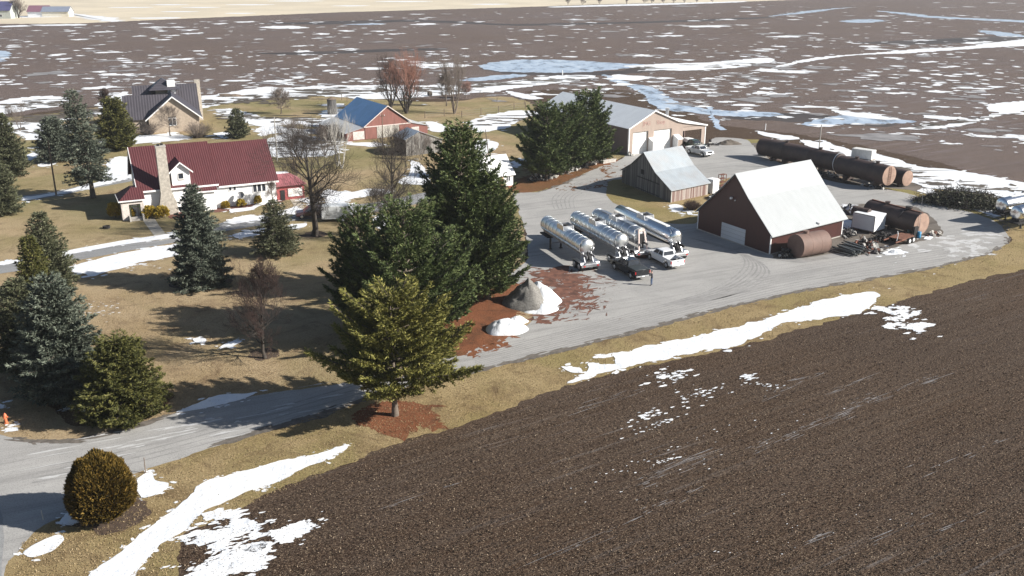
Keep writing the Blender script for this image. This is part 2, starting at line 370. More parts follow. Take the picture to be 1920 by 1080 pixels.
# red-brown leaf stain on the lot
stn = MB(); random.seed(12)
def blob(mb, cx, cy, rx, ry, ang, z, seed, n=22, pointy=.0, rough=.6):
    pts = []
    for i in range(n):
        a = 2*math.pi*i/n
        k = 1+rough*noise.fractal(Vector((math.cos(a)*1.3+seed*5.7, math.sin(a)*1.3, seed*1.3)), 1, 2, 4)
        k = max(.25, k); x = rx*k*math.cos(a); y = ry*k*math.sin(a)*(1-pointy*abs(math.cos(a))**2)
        pts.append((cx+x*math.cos(ang)-y*math.sin(ang), cy+x*math.sin(ang)+y*math.cos(ang), z))
    mb.poly(pts)
for i in range(420):
    x = random.gauss(1058,46); y = random.gauss(543,24)+ (x-1058)*.12
    if not (985 < x < 1170 and 500 < y < 600) : continue
    p = G(x,y); s = random.lognormvariate(-1.55,.7)*math.exp(-((x-1050)/95)**2)
    blob(stn, p.x, p.y, s*1.9, s*.55, random.choice([-.5,-.35,.5,.9,1.3]), .034+i*.00001, i, 26, rough=1.9)
for x,y,s in [(1045,515,2.4),(1030,522,2.2),(1060,540,1.8),(1050,555,1.6),(1090,545,1.4),(1085,525,1.5),(1010,600,1.3),(1018,590,1.2),(1100,560,.9),(1127,519,.5),(1195,477,1.6),(1210,480,1.2)]:
    p = G(x,y); blob(stn, p.x, p.y, s*.9, s*.55, .3, .033+x*1e-6, x, 70, rough=1.9)
tag(stn.build('leaf_stain', MS['stain']), kind='structure')
nd = MB()
for px_,py_,rx_,ry_,n_ in ((880,600,75,55,420),(745,783,62,24,260),(1070,325,90,26,260)):
    for i in range(n_):
        a_ = random.uniform(0,6.28); k_ = random.uniform(.7,1.25); p = G(px_+rx_*k_*math.cos(a_), py_+ry_*k_*math.sin(a_)); s_ = random.lognormvariate(-1.2,.5)
        blob(nd, p.x, p.y, s_, s_*.6, random.uniform(0,3), .0236+i*.0000005, i, 14, rough=1.4)
mr_ = MB()
for x,y,r_ in ((497,664,1.35),(203,966,2.3),(380,528,3.0),(590,440,1.6)):
    p = G(x,y); blob(mr_, p.x, p.y, r_*1.1, r_, 0, .0243+x*1e-7, x, 60, rough=.35)
tag(mr_.build('tree_ring', plain('dark_mulch', (.065,.042,.028), .95, 0, .35, 3)), kind='structure')
tag(nd.build('loose_needles', MS['needles']), kind='stuff')

# ------------------------------------------------------------ snow
snow = MB(); _sz = [0]; SNOWPX = []; _pz = [0]
def SN(pts, amp=.3, z=.05, seed=0):
    SNOWPX.append(pts)
    _sz[0] += 1; _pz[0] += 1; B = ragged(pts, z+_pz[0]*.0004, amp, seed=seed+_pz[0]); sheet(snow, B)
    rr = random.Random(_sz[0]); L = len(B); near = B[0].length
    if near > 260: return
    for i in range(0, L, max(1, L//110)):            # crumbs melting away from the edge
        if rr.random() < .6:
            q = B[i]; k_ = near/160; s_ = abs(rr.gauss(0, .28))*k_+.04; _sz[0] += 1
            blob(snow, q.x+rr.gauss(0,.55)*k_, q.y+rr.gauss(0,.65)*k_, s_*1.3, s_*.7, rr.uniform(-.5,.9), z-.012+_sz[0]*.0000013, i*1.3+_sz[0], 12, .3, .9)
SN([(655,833),(640,836),(560,856),(500,870),(440,889),(395,900),(368,912),(362,922),(340,945),(300,975),(260,1005),(215,1045),(165,1085),(228,1100),(262,1062),(300,1022),(345,996),(362,975),(385,958),(420,943),(460,925),(520,903),(580,876),(645,846)], .28)
SPK = [([(395,965),(432,955),(445,962),(462,980),(490,1008),(505,1025),(492,1045),(470,1100),(345,1100),(375,1066),(425,1050),(400,1030),(385,1010),(352,1016),(332,1024),(346,1000),(362,985)], 520, .32), ([(508,1002),(560,982),(598,975),(606,986),(560,1006),(522,1022)], 110, .26), ([(1630,580),(1650,575),(1700,578),(1735,600),(1730,622),(1700,618),(1660,610),(1640,600)], 110, .42), ([(1060,686),(1110,676),(1150,660),(1160,676),(1110,684)], 12, .3)]
SN([(44,1036),(75,1016),(108,1003),(117,1012),(95,1033),(60,1045)], .15)
SN([(258,897),(272,888),(285,885),(290,900),(318,905),(316,915),(295,928),(262,934)], .15)
SN([(108,982),(142,950),(160,968),(140,982)], .1)
SN([(1052,687),(1085,689),(1091,698),(1070,698)], .1)
SN([(1065,716),(1100,702),(1104,681),(1150,684),(1158,678),(1150,662),(1200,652),(1300,630),(1380,614),(1410,603),(1440,596),(1500,573),(1540,563),(1575,556),(1638,547),(1652,553),(1640,572),(1605,589),(1560,594),(1500,602),(1450,612),(1425,630),(1370,650),(1300,661),(1240,673),(1160,692),(1110,704),(1072,718)], .5)
SN([(330,773),(370,756),(410,741),(455,738),(482,735),(450,750),(380,766)], .15)
SN([(361,635),(372,633),(385,635),(384,642),(366,643)], .12)
SN([(410,651),(425,643),(440,638),(455,639),(440,648),(415,653)], .2)
SN([(118,768),(128,760),(145,758),(158,762),(159,768)], .08); SN([(100,741),(125,740),(124,743),(103,744)], .05); SN([(0,757),(8,760),(6,764),(0,764)], .05); SN([(10,803),(32,801),(33,807),(15,809)], .06)
# along the yard lane
SN([(-80,504),(0,491),(50,484),(150,465),(240,449),(340,436),(340,443),(240,457),(150,473),(50,490),(0,497),(-80,511)], .10)
SN([(100,510),(130,500),(170,488),(240,472),(335,457),(345,474),(300,486),(262,492),(230,502),(190,512),(168,517),(130,508)], .45)
SN([(425,416),(440,408),(470,402),(485,405),(500,400),(545,392),(560,398),(500,408),(440,420)], .2); SN([(436,440),(460,434),(520,424),(575,418),(570,426),(530,432),(450,446)], .2)
SN([(432,392),(470,388),(485,380),(520,372),(522,376),(486,386),(470,394),(435,398)], .12); SN([(487,376),(510,373),(525,375),(500,379)], .1)
SN([(530,395),(555,388),(575,398),(550,402)], .15)
SN([(600,367),(615,355),(640,360),(660,360),(690,354),(730,356),(730,362),(690,368),(660,372),(640,378),(618,374)], .3)
SN([(613,372),(640,374),(652,385),(630,386),(612,381)], .2); SN([(560,374),(575,371),(600,382),(590,384),(570,379)], .1)
SN([(700,410),(730,400),(736,425),(715,430)], .3); SN([(770,300),(790,305),(800,330),(805,345),(760,345),(745,342),(770,325)], .4)
SN([(202,304),(222,294),(246,300),(246,332),(225,340),(190,338),(175,330),(195,320)], .45)
SN([(40,371),(110,360),(150,350),(240,328),(250,331),(200,345),(130,360),(50,376)], .2)
SN([(46,296),(60,286),(72,279),(86,281),(78,291),(55,300)], .3); SN([(70,309),(95,301),(110,302),(100,309),(80,313)], .15)
SN([(0,232),(40,225),(90,230),(130,238),(120,252),(60,256),(20,250),(0,252)], .7); SN([(50,245),(90,248),(80,262),(50,262)], .4)
SN([(200,262),(230,258),(290,252),(330,250),(356,258),(330,264),(270,268),(215,274)], .4); SN([(60,232),(110,232),(110,240),(60,244)],.4)
SN([(404,205),(430,203),(450,207),(480,216),(500,222),(560,222),(640,224),(640,236),(600,238),(560,232),(500,238),(470,232),(430,222)], .8)
SN([(500,262),(540,250),(590,256),(640,262),(640,280),(620,292),(560,294),(505,292)], .9); SN([(400,250),(430,247),(448,254),(420,260)], .3)
SN([(480,240),(520,236),(560,242),(600,240),(600,250),(560,252),(520,250),(490,254)], .8); SN([(600,212),(640,206),(640,220),(610,222)], .5)
SN([(650,268),(700,267),(726,271),(700,274),(655,272)], .15); SN([(800,228),(820,229),(840,240),(830,248),(808,246),(803,236)], .4)
SN([(883,228),(920,215),(960,207),(1000,208),(1010,214),(980,222),(950,240),(900,248),(890,240)], .7)
SN([(880,272),(900,262),(925,264),(935,272),(925,282),(900,292),(885,290)], .5); SN([(960,303),(985,297),(995,300),(975,310),(962,308)],.3)
SN([(958,310),(976,307),(977,311),(960,313)],.1); SN([(1255,385),(1268,383),(1280,388),(1275,396),(1262,397),(1256,391)], .25); SN([(1287,397),(1296,397),(1298,402),(1290,402)], .1)
SN([(1650,474),(1665,470),(1672,466),(1690,468),(1694,474),(1670,478)], .2); SN([(1560,422),(1580,412),(1600,415),(1590,428),(1570,430)], .3); SN([(1580,385),(1600,384),(1600,391),(1585,393)],.15)
SN([(1730,447),(1745,438),(1755,440),(1745,450)],.3)
# drifts along the edge of the far field
SN([(-60,246),(0,232),(60,226),(120,220),(180,208),(235,200),(235,206),(180,216),(120,228),(60,234),(0,240),(-60,256)], .8)
SN([(360,185),(420,175),(480,165),(560,164),(640,160),(720,160),(800,160),(870,158),(930,156),(980,152),(985,158),(930,170),(860,176),(780,182),(700,186),(600,180),(500,184),(420,194),(372,204)], 1.0)
SN([(-60,205),(0,190),(60,180),(125,182),(120,196),(60,205),(0,216),(-60,225)], 1.0); SN([(180,195),(230,172),(240,178),(232,200),(200,204)], .8)
SN([(880,160),(960,152),(1040,142),(1110,141),(1116,148),(1060,154),(990,163),(930,172),(900,172)], 1.0)
SN([(950,170),(1000,180),(1020,185),(990,186),(960,178)], .5); SN([(1170,124),(1260,119),(1340,117),(1410,120),(1380,127),(1300,132),(1240,131)], .6)
SN([(1540,262),(1560,268),(1600,282),(1650,290),(1700,306),(1720,312),(1760,315),(1830,325),(1960,352),(1960,382),(1900,374),(1850,362),(1770,356),(1740,352),(1700,338),(1650,322),(1600,300),(1550,285)], .8)
SN([(1500,262),(1530,266),(1560,276),(1545,282),(1510,272)], .5); SN([(1420,246),(1450,250),(1500,258),(1480,262),(1430,254)], .5)
SN([(1719,357),(1745,354),(1775,368),(1800,378),(1826,386),(1812,391),(1780,386),(1745,368)], .5); SN([(1822,391),(1850,388),(1880,400),(1868,406),(1840,398)], .3)
SN([(1960,198),(1920,206),(1880,216),(1840,226),(1800,236),(1740,242),(1690,242),(1690,240),(1740,237),(1790,232),(1840,220),(1900,203),(1960,190)], .5)
SN([(1560,206),(1620,212),(1680,222),(1690,224),(1640,223),(1580,216)], .6); SN([(1725,232),(1770,236),(1770,240),(1735,239)], .4)
SN([(1850,196),(1900,190),(1960,188),(1960,200),(1880,212),(1850,205)], .8); SN([(1735,216),(1800,220),(1840,227),(1800,226),(1740,221)], .5)
SN([(1440,130),(1500,113),(1560,105),(1640,99),(1720,92),(1800,88),(1860,80),(1960,70),(1960,84),(1880,88),(1800,93),(1700,100),(1600,104),(1500,118)], .6)
SN([(1440,118),(1240,131),(1190,134),(1240,126),(1340,116),(1440,108)], .5)
SN([(1020,13),(1130,9),(1250,6),(1400,2.2),(1400,3.6),(1250,9),(1130,12),(1040,14)], .6); SN([(0,49),(45,47),(60,49),(10,51)],.5); SN([(60,46.5),(150,45),(160,47.5),(80,48.5)],.5)
SN([(125,25),(170,28),(225,36),(220,41),(180,38),(140,30)], 1.5); SN([(40,30),(110,30),(114,31.5),(45,33)],.3)
SN([(250,33),(330,32.5),(332,34.5),(260,35)],.5)
for x,y,s in [(340,14,1),(420,9,1.3),(300,22,1),(500,2,1.5),(700,3,1.5),(620,11,1),(420,25,.8),(280,9,1),(880,8,1),(200,14,1.2)]:
    SN([(x,y),(x+30*s,y-1),(x+75*s,y-.5),(x+40*s,y+.8)], .4)
# scattered remnants on the open plowed field
random.seed(21)
def scatter_snow(n, x0, x1, y0, y1, dens=None):
    for i in range(n):
        x = random.uniform(x0,x1); u = random.random()
        y = y0+(y1-y0)*u
        if dens and random.random() > dens(x,y): continue
        p = G(x,y); k = ppm(p)
        lpx = min(95, random.lognormvariate(2.35,.68))*(.55+.75*(y+60)/260); rx = lpx/k*.5
        hpx = lpx*random.uniform(.05,.11)+.6; ry = min(rx*.9, hpx*.5*(CAM_H*FPX)/((y+80)**2))
        ang = math.radians(random.gauss(-12 if x > 1150 else (4 if x < 500 else -2), 5))
        _sz[0] += 1; blob(snow, p.x, p.y, rx, ry, ang, .05+_sz[0]*.0000021, i*1.7, 26, .55, .75)
        if random.random() < .5:
            blob(snow, p.x+rx*random.uniform(-.9,.9), p.y+ry*random.uniform(-1.2,1.2), rx*.6, ry*.7, ang, .05+_sz[0]*.0000021+.00001, i*2.9, 22, .5, .8)
def dns(x,y):
    edge = 45-(x/1400)*42
    if y < edge+5: return 0
    if 895<x<1220 and 108<y<140: return 0
    d = .35+.75*(noise.noise(Vector((x*.006, y*.03, 1.0)))+.35)
    if y < 70: d *= .8
    return d
scatter_snow(2700, -60, 1980, 4, 178, dns)
scatter_snow(420, 1150, 1980, 150, 300, lambda x,y: (.8 if y < 205+(x-1150)*.11 else 0))
scatter_snow(60, -60, 900, 160, 200, lambda x,y: .5)
# speckled remnants close to the camera
def _pip(poly, x, y):
    c = False; j = len(poly)-1
    for i in range(len(poly)):
        (xi,yi),(xj,yj) = poly[i], poly[j]
        if (yi>y) != (yj>y) and x < (xj-xi)*(y-yi)/(yj-yi)+xi: c = not c
        j = i
    return c
random.seed(31)
for poly, n_, s_ in SPK:
    xs_ = [q[0] for q in poly]; ys_ = [q[1] for q in poly]; k = 0
    while k < n_:
        x = random.uniform(min(xs_)-8,max(xs_)+8); y = random.uniform(min(ys_)-5,max(ys_)+5)
        if not _pip(poly, x+random.gauss(0,4), y+random.gauss(0,3)): continue
        p_ = G(x,y); k += 1; _sz[0] += 1
        if noise.noise(Vector((p_.x*.5, p_.y*.5, 7))) < -.10: continue
        r_ = s_*random.lognormvariate(-.2,.55); blob(snow, p_.x, p_.y, r_*1.25, r_*.6, R(random.gauss(27,14)), .040+_sz[0]*.0000021, k*3.7, 18, .2, 1.1)
def speck(n, cx, cy, sx, sy, slope, r0, r1, seed):
    random.seed(seed)
    for i in range(n):
        a = random.gauss(0,1)*sx; y = cy+random.gauss(0,1)*sy+a*slope; p = G(cx+a,y)
        _sz[0] += 1; r = random.uniform(r0,r1); blob(snow, p.x, p.y, r, r*.42, R(27), .045+_sz[0]*.0000021, i*3.3+seed, 12, .3, .9)
speck(150,430,1010,34,24,0,.06,.35,1); speck(60,395,1066,30,10,0,.06,.3,2); speck(50,556,994,26,9,-.25,.05,.25,3)
speck(46,1258,705,22,7,-.12,.10,.5,4); speck(36,1300,742,26,10,-.2,.06,.30,5); speck(36,1215,780,22,6,-.3,.05,.28,6); speck(26,1225,800,24,4,-.4,.05,.22,16)
speck(24,1403,708,9,3,0,.08,.4,7); speck(22,1430,722,22,4,.1,.05,.2,8); speck(30,1250,865,26,3,-.38,.04,.18,9); speck(30,1700,610,24,12,.4,.08,.45,10)
speck(50,1560,566,70,8,-.3,.05,.22,11); speck(40,1300,640,80,8,-.22,.04,.2,12); speck(30,250,492,40,10,-.1,.05,.3,13); speck(40,180,580,26,10,-.1,.05,.25,14); speck(30,1240,850,90,6,-.38,.03,.12,15)
speck(20,1380,840,120,12,-.4,.03,.12,17); speck(26,1760,470,90,6,-.3,.03,.16,18); speck(30,1500,990,160,40,-.3,.02,.09,19)
tag(snow.build('snow_cover', MS['snow']), kind='stuff')
snow = MB(); random.seed(45)
for (xa,ya,xb,yb,n_,wd_) in [(1200,905,1345,852,70,10),(1400,850,1600,768,170,12),(1590,765,1770,702,150,11),(1560,735,1640,706,40,4),(1240,880,1330,845,40,6),(1180,975,1330,905,50,10),(1520,1015,1560,1000,30,8),(1640,1010,1780,950,30,10),(1760,1000,1860,960,26,8),(1480,715,1560,695,30,4),(1430,748,1540,700,50,8),(1080,770,1240,715,40,10),(1700,900,1900,820,36,14),(700,960,900,890,30,14),(1000,1060,1150,1000,30,14)]:
    for k in range(int(n_*.28)):
        t_ = random.random(); x = xa+(xb-xa)*t_; y = ya+(yb-ya)*t_+random.gauss(0,wd_*.5); p_ = G(x,y); d_ = G(xb,yb)-G(xa,ya); _sz[0] += 1
        blob(snow, p_.x, p_.y, random.lognormvariate(-.7,.7), random.uniform(.010,.03), math.atan2(d_.y,d_.x)+random.gauss(0,.02), .030+_sz[0]*.0000021, k*2.3, 14, .5, .9)
random.seed(44); scatter_snow(1500, -60, 1980, 4, 190, dns); scatter_snow(260, 1100, 1980, 150, 300, lambda x,y: (.8 if y < 200+(x-1150)*.12 else 0))
slm = plain('thin_slush', (.22,.21,.21), .6, 0, .3, .4); tag(snow.build('slush', slm), kind='stuff')
# damp dark margin where the gravel meets the grass
mg_ = MB(); random.seed(8)
for pl_ in ([(870,701),(960,680),(1080,650),(1200,620),(1340,582),(1500,546),(1640,522),(1760,500),(1850,476),(1885,458),(1890,435),(1878,414),(1845,396),(1800,384)], [(330,775),(260,798),(200,815),(140,826),(80,829),(30,824)], [(1012,360),(1060,343),(1112,318)], [(400,838),(500,806),(600,778),(700,744)]):
    for (xa,ya),(xb,yb) in zip(pl_[:-1], pl_[1:]):
        for k in range(int(math.hypot(xb-xa,yb-ya)/4)):
            t_ = random.random(); p_ = G(xa+(xb-xa)*t_, ya+(yb-ya)*t_); d_ = G(xb,yb)-G(xa,ya)
            blob(mg_, p_.x+random.gauss(0,.15), p_.y+random.gauss(0,.2), random.uniform(.3,1.1), random.uniform(.08,.26), math.atan2(d_.y,d_.x), .0262+random.random()*.002, k*1.7+xa, 14, 0, 1.0)
tag(mg_.build('damp_margin', plain('damp_gravel', (.12,.105,.09), .9, 0, .3, 2)), kind='structure')
pd_ = MB()  # paler grey blobs laid over the gravel
for k in range(46):
    x = random.gauss(1810,34); y = random.gauss(458,14)
    if 1700<x<1870 and 425<y<490: p_ = G(x,y); blob(pd_, p_.x, p_.y, random.uniform(.3,1.4), random.uniform(.2,.6), random.uniform(-.4,1), .0275+k*.00005, k*3.1, 20, 0, 1.1)
for k in range(40):
    t_ = random.random(); p_ = G(60+t_*560+random.gauss(0,15), 880-t_*130+random.gauss(0,12)); blob(pd_, p_.x, p_.y, random.uniform(.3,1.6), random.uniform(.05,.14), R(24), .0275+k*.00005, k*5.1, 18, .3, 1.1)
tag(pd_.build('pale_patches', plain('pale_patches', (.46,.46,.46), .8, 0, .1, 2)), kind='structure')
bs = MB(); random.seed(66); _b = 0
for (xa,ya,xb,yb,n_,wd_,sc_) in [(370,196,640,172,70,9,1),(640,172,900,168,60,9,1),(0,232,230,206,50,8,1),(0,200,120,190,30,8,1),(880,160,1110,147,34,4,1),(1560,285,1740,335,30,8,.5),(1740,335,1950,368,30,10,.5),(410,215,640,232,70,8,.6),(500,272,640,272,60,13,.5),(1190,130,1430,122,16,4,1),(900,235,1000,218,20,8,.6),(1700,241,1920,210,26,4,.6),(0,245,120,245,24,9,.7)]:
    for k in range(n_):
        t_ = random.random(); p_ = G(xa+(xb-xa)*t_, ya+(yb-ya)*t_+random.gauss(0,wd_*.5)); _b += 1
        blob(bs, p_.x, p_.y, random.lognormvariate(.75,.6)*sc_, random.lognormvariate(-.2,.5)*sc_, math.radians(random.gauss(0,8)), .115+_b*.00001, k*2.7+xa, 22, .5, .9)
tag(bs.build('bare_soil', plain('bare_wet_soil', (.085,.07,.055), .9, 0, .35, .3)), kind='structure')
ice = MB(); _k = 0
for pts in [[(898,123),(930,116),(980,112),(1050,112),(1120,116),(1170,119),(1216,123),(1180,128),(1110,134),(1040,136),(960,135),(910,130)],
    [(1128,139),(1150,142),(1180,156),(1210,160),(1238,170),(1262,186),(1290,197),(1330,205),(1380,208),(1445,211),(1470,214),(1440,218),(1360,218),(1300,211),(1240,205),(1215,190),(1205,175),(1180,162),(1150,154)],
    [(860,150),(920,142),(960,139),(990,141),(960,146),(900,152)], [(1575,39),(1620,36),(1660,38),(1640,42),(1590,42)],
    [(1640,20),(1700,24),(1740,29),(1800,33),(1960,40),(1960,44),(1820,37),(1740,33),(1690,27)], [(1830,56),(1880,60),(1920,66),(1960,70),(1880,68),(1840,60)],
    [(1560,218),(1600,216),(1680,222),(1720,228),(1660,232),(1600,232),(1520,236),(1500,233)], [(640,46),(690,44),(730,44),(700,46.5)],[(1330,200),(1345,228),(1360,240),(1352,244),(1335,232)],
    [(-40,98),(0,94),(20,100),(12,110),(0,116),(-40,118)], [(1440,31),(1520,24),(1560,18),(1600,14),(1560,16),(1500,22)], [(600,208),(640,204),(640,210),(605,212)]]:
    _k += 1; sheet(ice, ragged(pts, .040+_k*.001, .8, seed=_k+40))
tag(ice.build('meltwater', MS['ice']), kind='structure')

# ------------------------------------------------------------ buildings
def uv(a): return Vector((math.cos(R(a)), math.sin(R(a)), 0))
def frame(N, ua, va):
    U, Vv, N = uv(ua), uv(va), Vector((N[0],N[1],0))
    def f(u, v, z): p = N+U*u+Vv*v; return (p.x, p.y, z)
    return f
M_ = {}
M_['white'] = plain('white_paint', (.74,.75,.76), .6, 0, .05, .8)
M_['trim'] = plain('white_trim', (.80,.80,.80), .5, 0, .03, 2)
M_['glass'] = plain('window_glass', (.03,.035,.045), .08, 0, .3, 2)
M_['dark'] = plain('dark_interior', (.018,.017,.018), .9, 0, .3, 1)
M_['black'] = plain('black_rubber', (.018,.018,.019), .75, 0, .2, 3)
M_['grey'] = plain('grey_metal', (.25,.25,.26), .5, .4, .15, 3)
M_['rust'] = plain('rusty_steel', (.14,.055,.035), .85, 0, .35, 3)
M_['concrete'] = plain('concrete_block', (.40,.38,.35), .9, 0, .12, 2)
M_['stone'] = plain('chimney_stone', (.42,.385,.335), .9, 0, .22, 3, bump=.04)
def roof_slabs(mb, f, prof, v0, v1, th=.10, lift=.03):
    """profile [(u,z)...] swept from v0 to v1, given a thickness"""
    for (u0,z0),(u1,z1) in zip(prof[:-1], prof[1:]):
        a = [(u0,v0,z0+lift),(u1,v0,z1+lift),(u1,v1,z1+lift),(u0,v1,z0+lift)]
        mb.hexa([f(*p) for p in a], [f(p[0],p[1],p[2]+th) for p in a])
def wallbox(mb, f, u0, u1, v0, v1, z0, z1):
    mb.hexa([f(u0,v0,z0),f(u1,v0,z0),f(u1,v1,z0),f(u0,v1,z0)], [f(u0,v0,z1),f(u1,v0,z1),f(u1,v1,z1),f(u0,v1,z1)])
def gable(mb, f, prof, v, zb=0):
    mb.poly([f(prof[0][0],v,zb)]+[f(u,v,z) for u,z in prof]+[f(prof[-1][0],v,zb)])
def shell(mb, f, prof, v0, v1, zb=0):
    gable(mb, f, prof, v0, zb); gable(mb, f, prof, v1, zb)
    for i in (0,-1): u,z = prof[i]; mb.poly([f(u,v0,zb),f(u,v0,z),f(u,v1,z),f(u,v1,zb)])
def window(root, f, side, a0, a1, z0, z1, at, out, frame_m=None, name='window', mull=0):
    """side 'u': window in a wall of constant v=at, spans u a0..a1; side 'v': wall of constant u=at, spans v. out = outward sign"""
    def B(mb, a, b, c, d, t0, t1):
        lo, hi = sorted((at+out*t0, at+out*t1))
        if side == 'u': wallbox(mb, f, a, b, lo, hi, c, d)
        else: wallbox(mb, f, lo, hi, a, b, c, d)
    g = MB(); B(g, a0, a1, z0, z1, -.03, .02); go = g.build(name, M_['glass'], root)
    t = .09; w_ = MB()
    B(w_, a0-t, a0, z0-t, z1+t, -.02, .07); B(w_, a1, a1+t, z0-t, z1+t, -.02, .07)
    B(w_, a0, a1, z1, z1+t, -.02, .07); B(w_, a0, a1, z0-t, z0, -.02, .09)
    for k in range(mull):
        c = a0+(a1-a0)*(k+1)/(mull+1); B(w_, c-.04, c+.04, z0, z1, .021, .06)
    w_.build('frame', frame_m or M_['trim'], go); return go

# --- red barn with the white metal roof
f = frame((32.97,116.23), 119.6, 35.7)
rb = thing('barn', 'dark red ribbed metal barn with steep flared white roof beside the loop', 'barn', f(7,7,0))
rbM = Matrix.Translation(-Vector(f(7,7,0)))
def fr(base, ua, va, org):
    g = frame(base, ua, va); o = g(*org[:2], 0)
    return lambda u,v,z: (g(u,v,z)[0]-o[0], g(u,v,z)[1]-o[1], z)
L_ = fr((32.97,116.23), 119.6, 35.7, (7,7))
mred = ribbed('red_siding', (.060,.018,.015), 35.7, .30, .5, 0, .12, .03)
mredg = ribbed('red_siding_gable', (.060,.018,.015), 119.6, .30, .5, 0, .12, .03)
mwr = ribbed('white_roofing', (.415,.435,.445), 35.7, .40, .42, .15, .05, .02)
prof = [(0,2.75),(4.3,6.35),(7.2,9.15),(9.95,6.5),(14.1,2.75)]
prw = [(0,2.72),(4.3,6.3),(7.2,9.1),(9.95,6.45),(14.07,2.72)]
b = MB(); gable(b, L_, prw, 0); gable(b, L_, prw, 14.77)
for i in (0,-1): u,z = prw[i]; b.poly([L_(u,0,0),L_(u,0,z),L_(u,14.77,z),L_(u,14.77,0)])
b.build('wall', [mred, mredg], rb)
rb.children[0].data.polygons.foreach_set('material_index', [1,1,0,0])
b = MB(); roof_slabs(b, L_, [(-.45,2.40),(4.3,6.35),(7.2,9.15),(9.95,6.5),(14.6,2.35)], -.25, 15.3); b.build('roof', mwr, rb)
for u,v,z in ((-.04,-.04,2.5),(-.04,14.7,2.5),(14.0,-.06,2.5)): b = MB(); wallbox(b, L_, u, u+.14, v, v+.16, 0, z); b.build('corner_trim', M_['trim'], rb)
b = MB(); wallbox(b, L_, 4.6, 9.2, -.06, .02, .05, 2.2); d = b.build('garage_door', ribbed('garage_door_panel', (.55,.58,.62), 35.7, 9, .5, 0, .04), rb)
b = MB()
for z in (.6,1.15,1.7): wallbox(b, L_, 4.6, 9.2, -.068, -.055, z, z+.025)
b.build('seam', M_['grey'], d)
for q in ((7.5,7.75,-.35,0,5.75,6.0),(6.9,7.0,-.15,0,5.6,5.75)): b = MB(); wallbox(b, L_, *q); b.build('gable_light', M_['trim'], rb)
b = MB(); b.cyl(L_(-.25,9.2,2.55), L_(-.25,9.2,2.95), .2, .26, 10); b.build('roof_vent', M_['trim'], rb)
b = MB(); wallbox(b, L_, -.12, 14.2, -.1, 15, -.05, .12); b.build('foundation', M_['concrete'], rb)

# --- weathered plank barn
L_ = fr((24.7,143.67), 113.6, 38, (7,4))
gb = thing('barn', 'weathered grey plank barn with flared galvanized roof and closed double doors', 'barn', frame((24.7,143.67),113.6,38)(7,4,0))
mp1 = planks('weathered_planks', (.085,.08,.078), (.15,.145,.14), (.24,.23,.215), 113.6, .3)
mp2 = planks('faded_red_planks', (.13,.06,.05), (.30,.235,.21), (.42,.39,.36), 38, .28)
mgal = ribbed('galvanized_roofing', (.52,.57,.60), 38, .55, .38, .35, .10, .02, (.45,.35,.28), .25, .35)
prw = [(0,2.0),(4.63,3.75),(8.4,6.3),(12.1,3.75),(15.3,2.05)]
b = MB(); shell(b, L_, prw, 0, 8.5); o = b.build('wall', [mp1, mp2], gb); o.data.polygons.foreach_set('material_index', [0,0,1,1])
b = MB(); roof_slabs(b, L_, [(-.35,1.88),(4.63,3.8),(8.4,6.35),(12.1,3.8),(15.75,1.95)], -.3, 8.85, .07); b.build('roof', mgal, gb)
for a0,a1 in ((3.5,6.85),(6.95,10.3)):
    b = MB(); wallbox(b, L_, a0, a1, -.1, .0, .05, 2.25); dd = b.build('barn_door', mp1, gb)
    for z0,z1 in ((2.1,2.25),(.2,.32)): b = MB(); wallbox(b, L_, a0, a1, -.14, -.1, z0, z1); b.build('rail', plain('old_beam', (.05,.047,.045), .9), dd)
b = MB(); wallbox(b, L_, 8.3, 9.2, -.05, .02, 2.75, 3.5); b.build('hatch', M_['dark'], gb)
b = MB(); wallbox(b, L_, -.03, .12, -.05, .08, 0, 1.95); b.build('corner_board', plain('pale_board', (.42,.40,.37), .9), gb)

# --- machine shop
L_ = fr((22.37,180.88), 121.4, 31.4, (15,10))
sh = thing('machine_shop', 'long tan metal machine shop with two overhead doors and an open bay', 'workshop', frame((22.37,180.88),121.4,31.4)(15,10,0))
mtan = ribbed('tan_siding', (.37,.295,.25), 31.4, .35, .55, 0, .08, .02); mbr = ribbed('brown_siding', (.16,.11,.10), 121.4, .35, .55, 0, .1, .02)
msr = ribbed('pale_roofing', (.90,.93,.94), 121.4, .6, .5, 0, .05, .02)
b = MB(); F = lambda v0,v1,z0,z1,u0=0,u1=.35: wallbox(b, L_, u0, u1, v0, v1, z0, z1)
F(0,.95,0,4.3); F(4.7,6.1,0,4.3); F(10.6,13.5,0,4.3); F(18.4,19.45,0,4.2); F(13.5,18.4,3.5,4.3)
b.hexa([L_(0,0,4.3),L_(.35,0,4.3),L_(.35,13.5,4.3),L_(0,13.5,4.3)], [L_(0,0,5.2),L_(.35,0,5.2),L_(.35,13.5,5.15),L_(0,13.5,5.15)])
b.ext([(0,5.15),(12.4,5.15),(12.2,5.5),(6.06,8.02)], 'x', 0, .35) if False else None
for u in (0,.35): b.poly([L_(u,0,5.2),L_(u,6.06,8.05),L_(u,12.05,5.55),L_(u,13.5,5.15)])
b.hexa([L_(0,13.5,4.2),L_(.35,13.5,4.2),L_(.35,19.45,4.1),L_(0,19.45,4.1)], [L_(0,13.5,5.15),L_(.35,13.5,5.15),L_(.35,19.45,4.15),L_(0,19.45,4.15)])
b.build('front_wall', mtan, sh)
b = MB(); wallbox(b, L_, .35, 31, 0, .2, 0, 5.15); wallbox(b, L_, 31, 31.2, 0, 19.4, 0, 4.1); wallbox(b, L_, 12, 31, 19.2, 19.4, 0, 4.1); wallbox(b, L_, 12, 12.2, 13.2, 19.2, 0, 4.1); wallbox(b, L_, .35, 12, 13.0, 13.2, 0, 4.6)
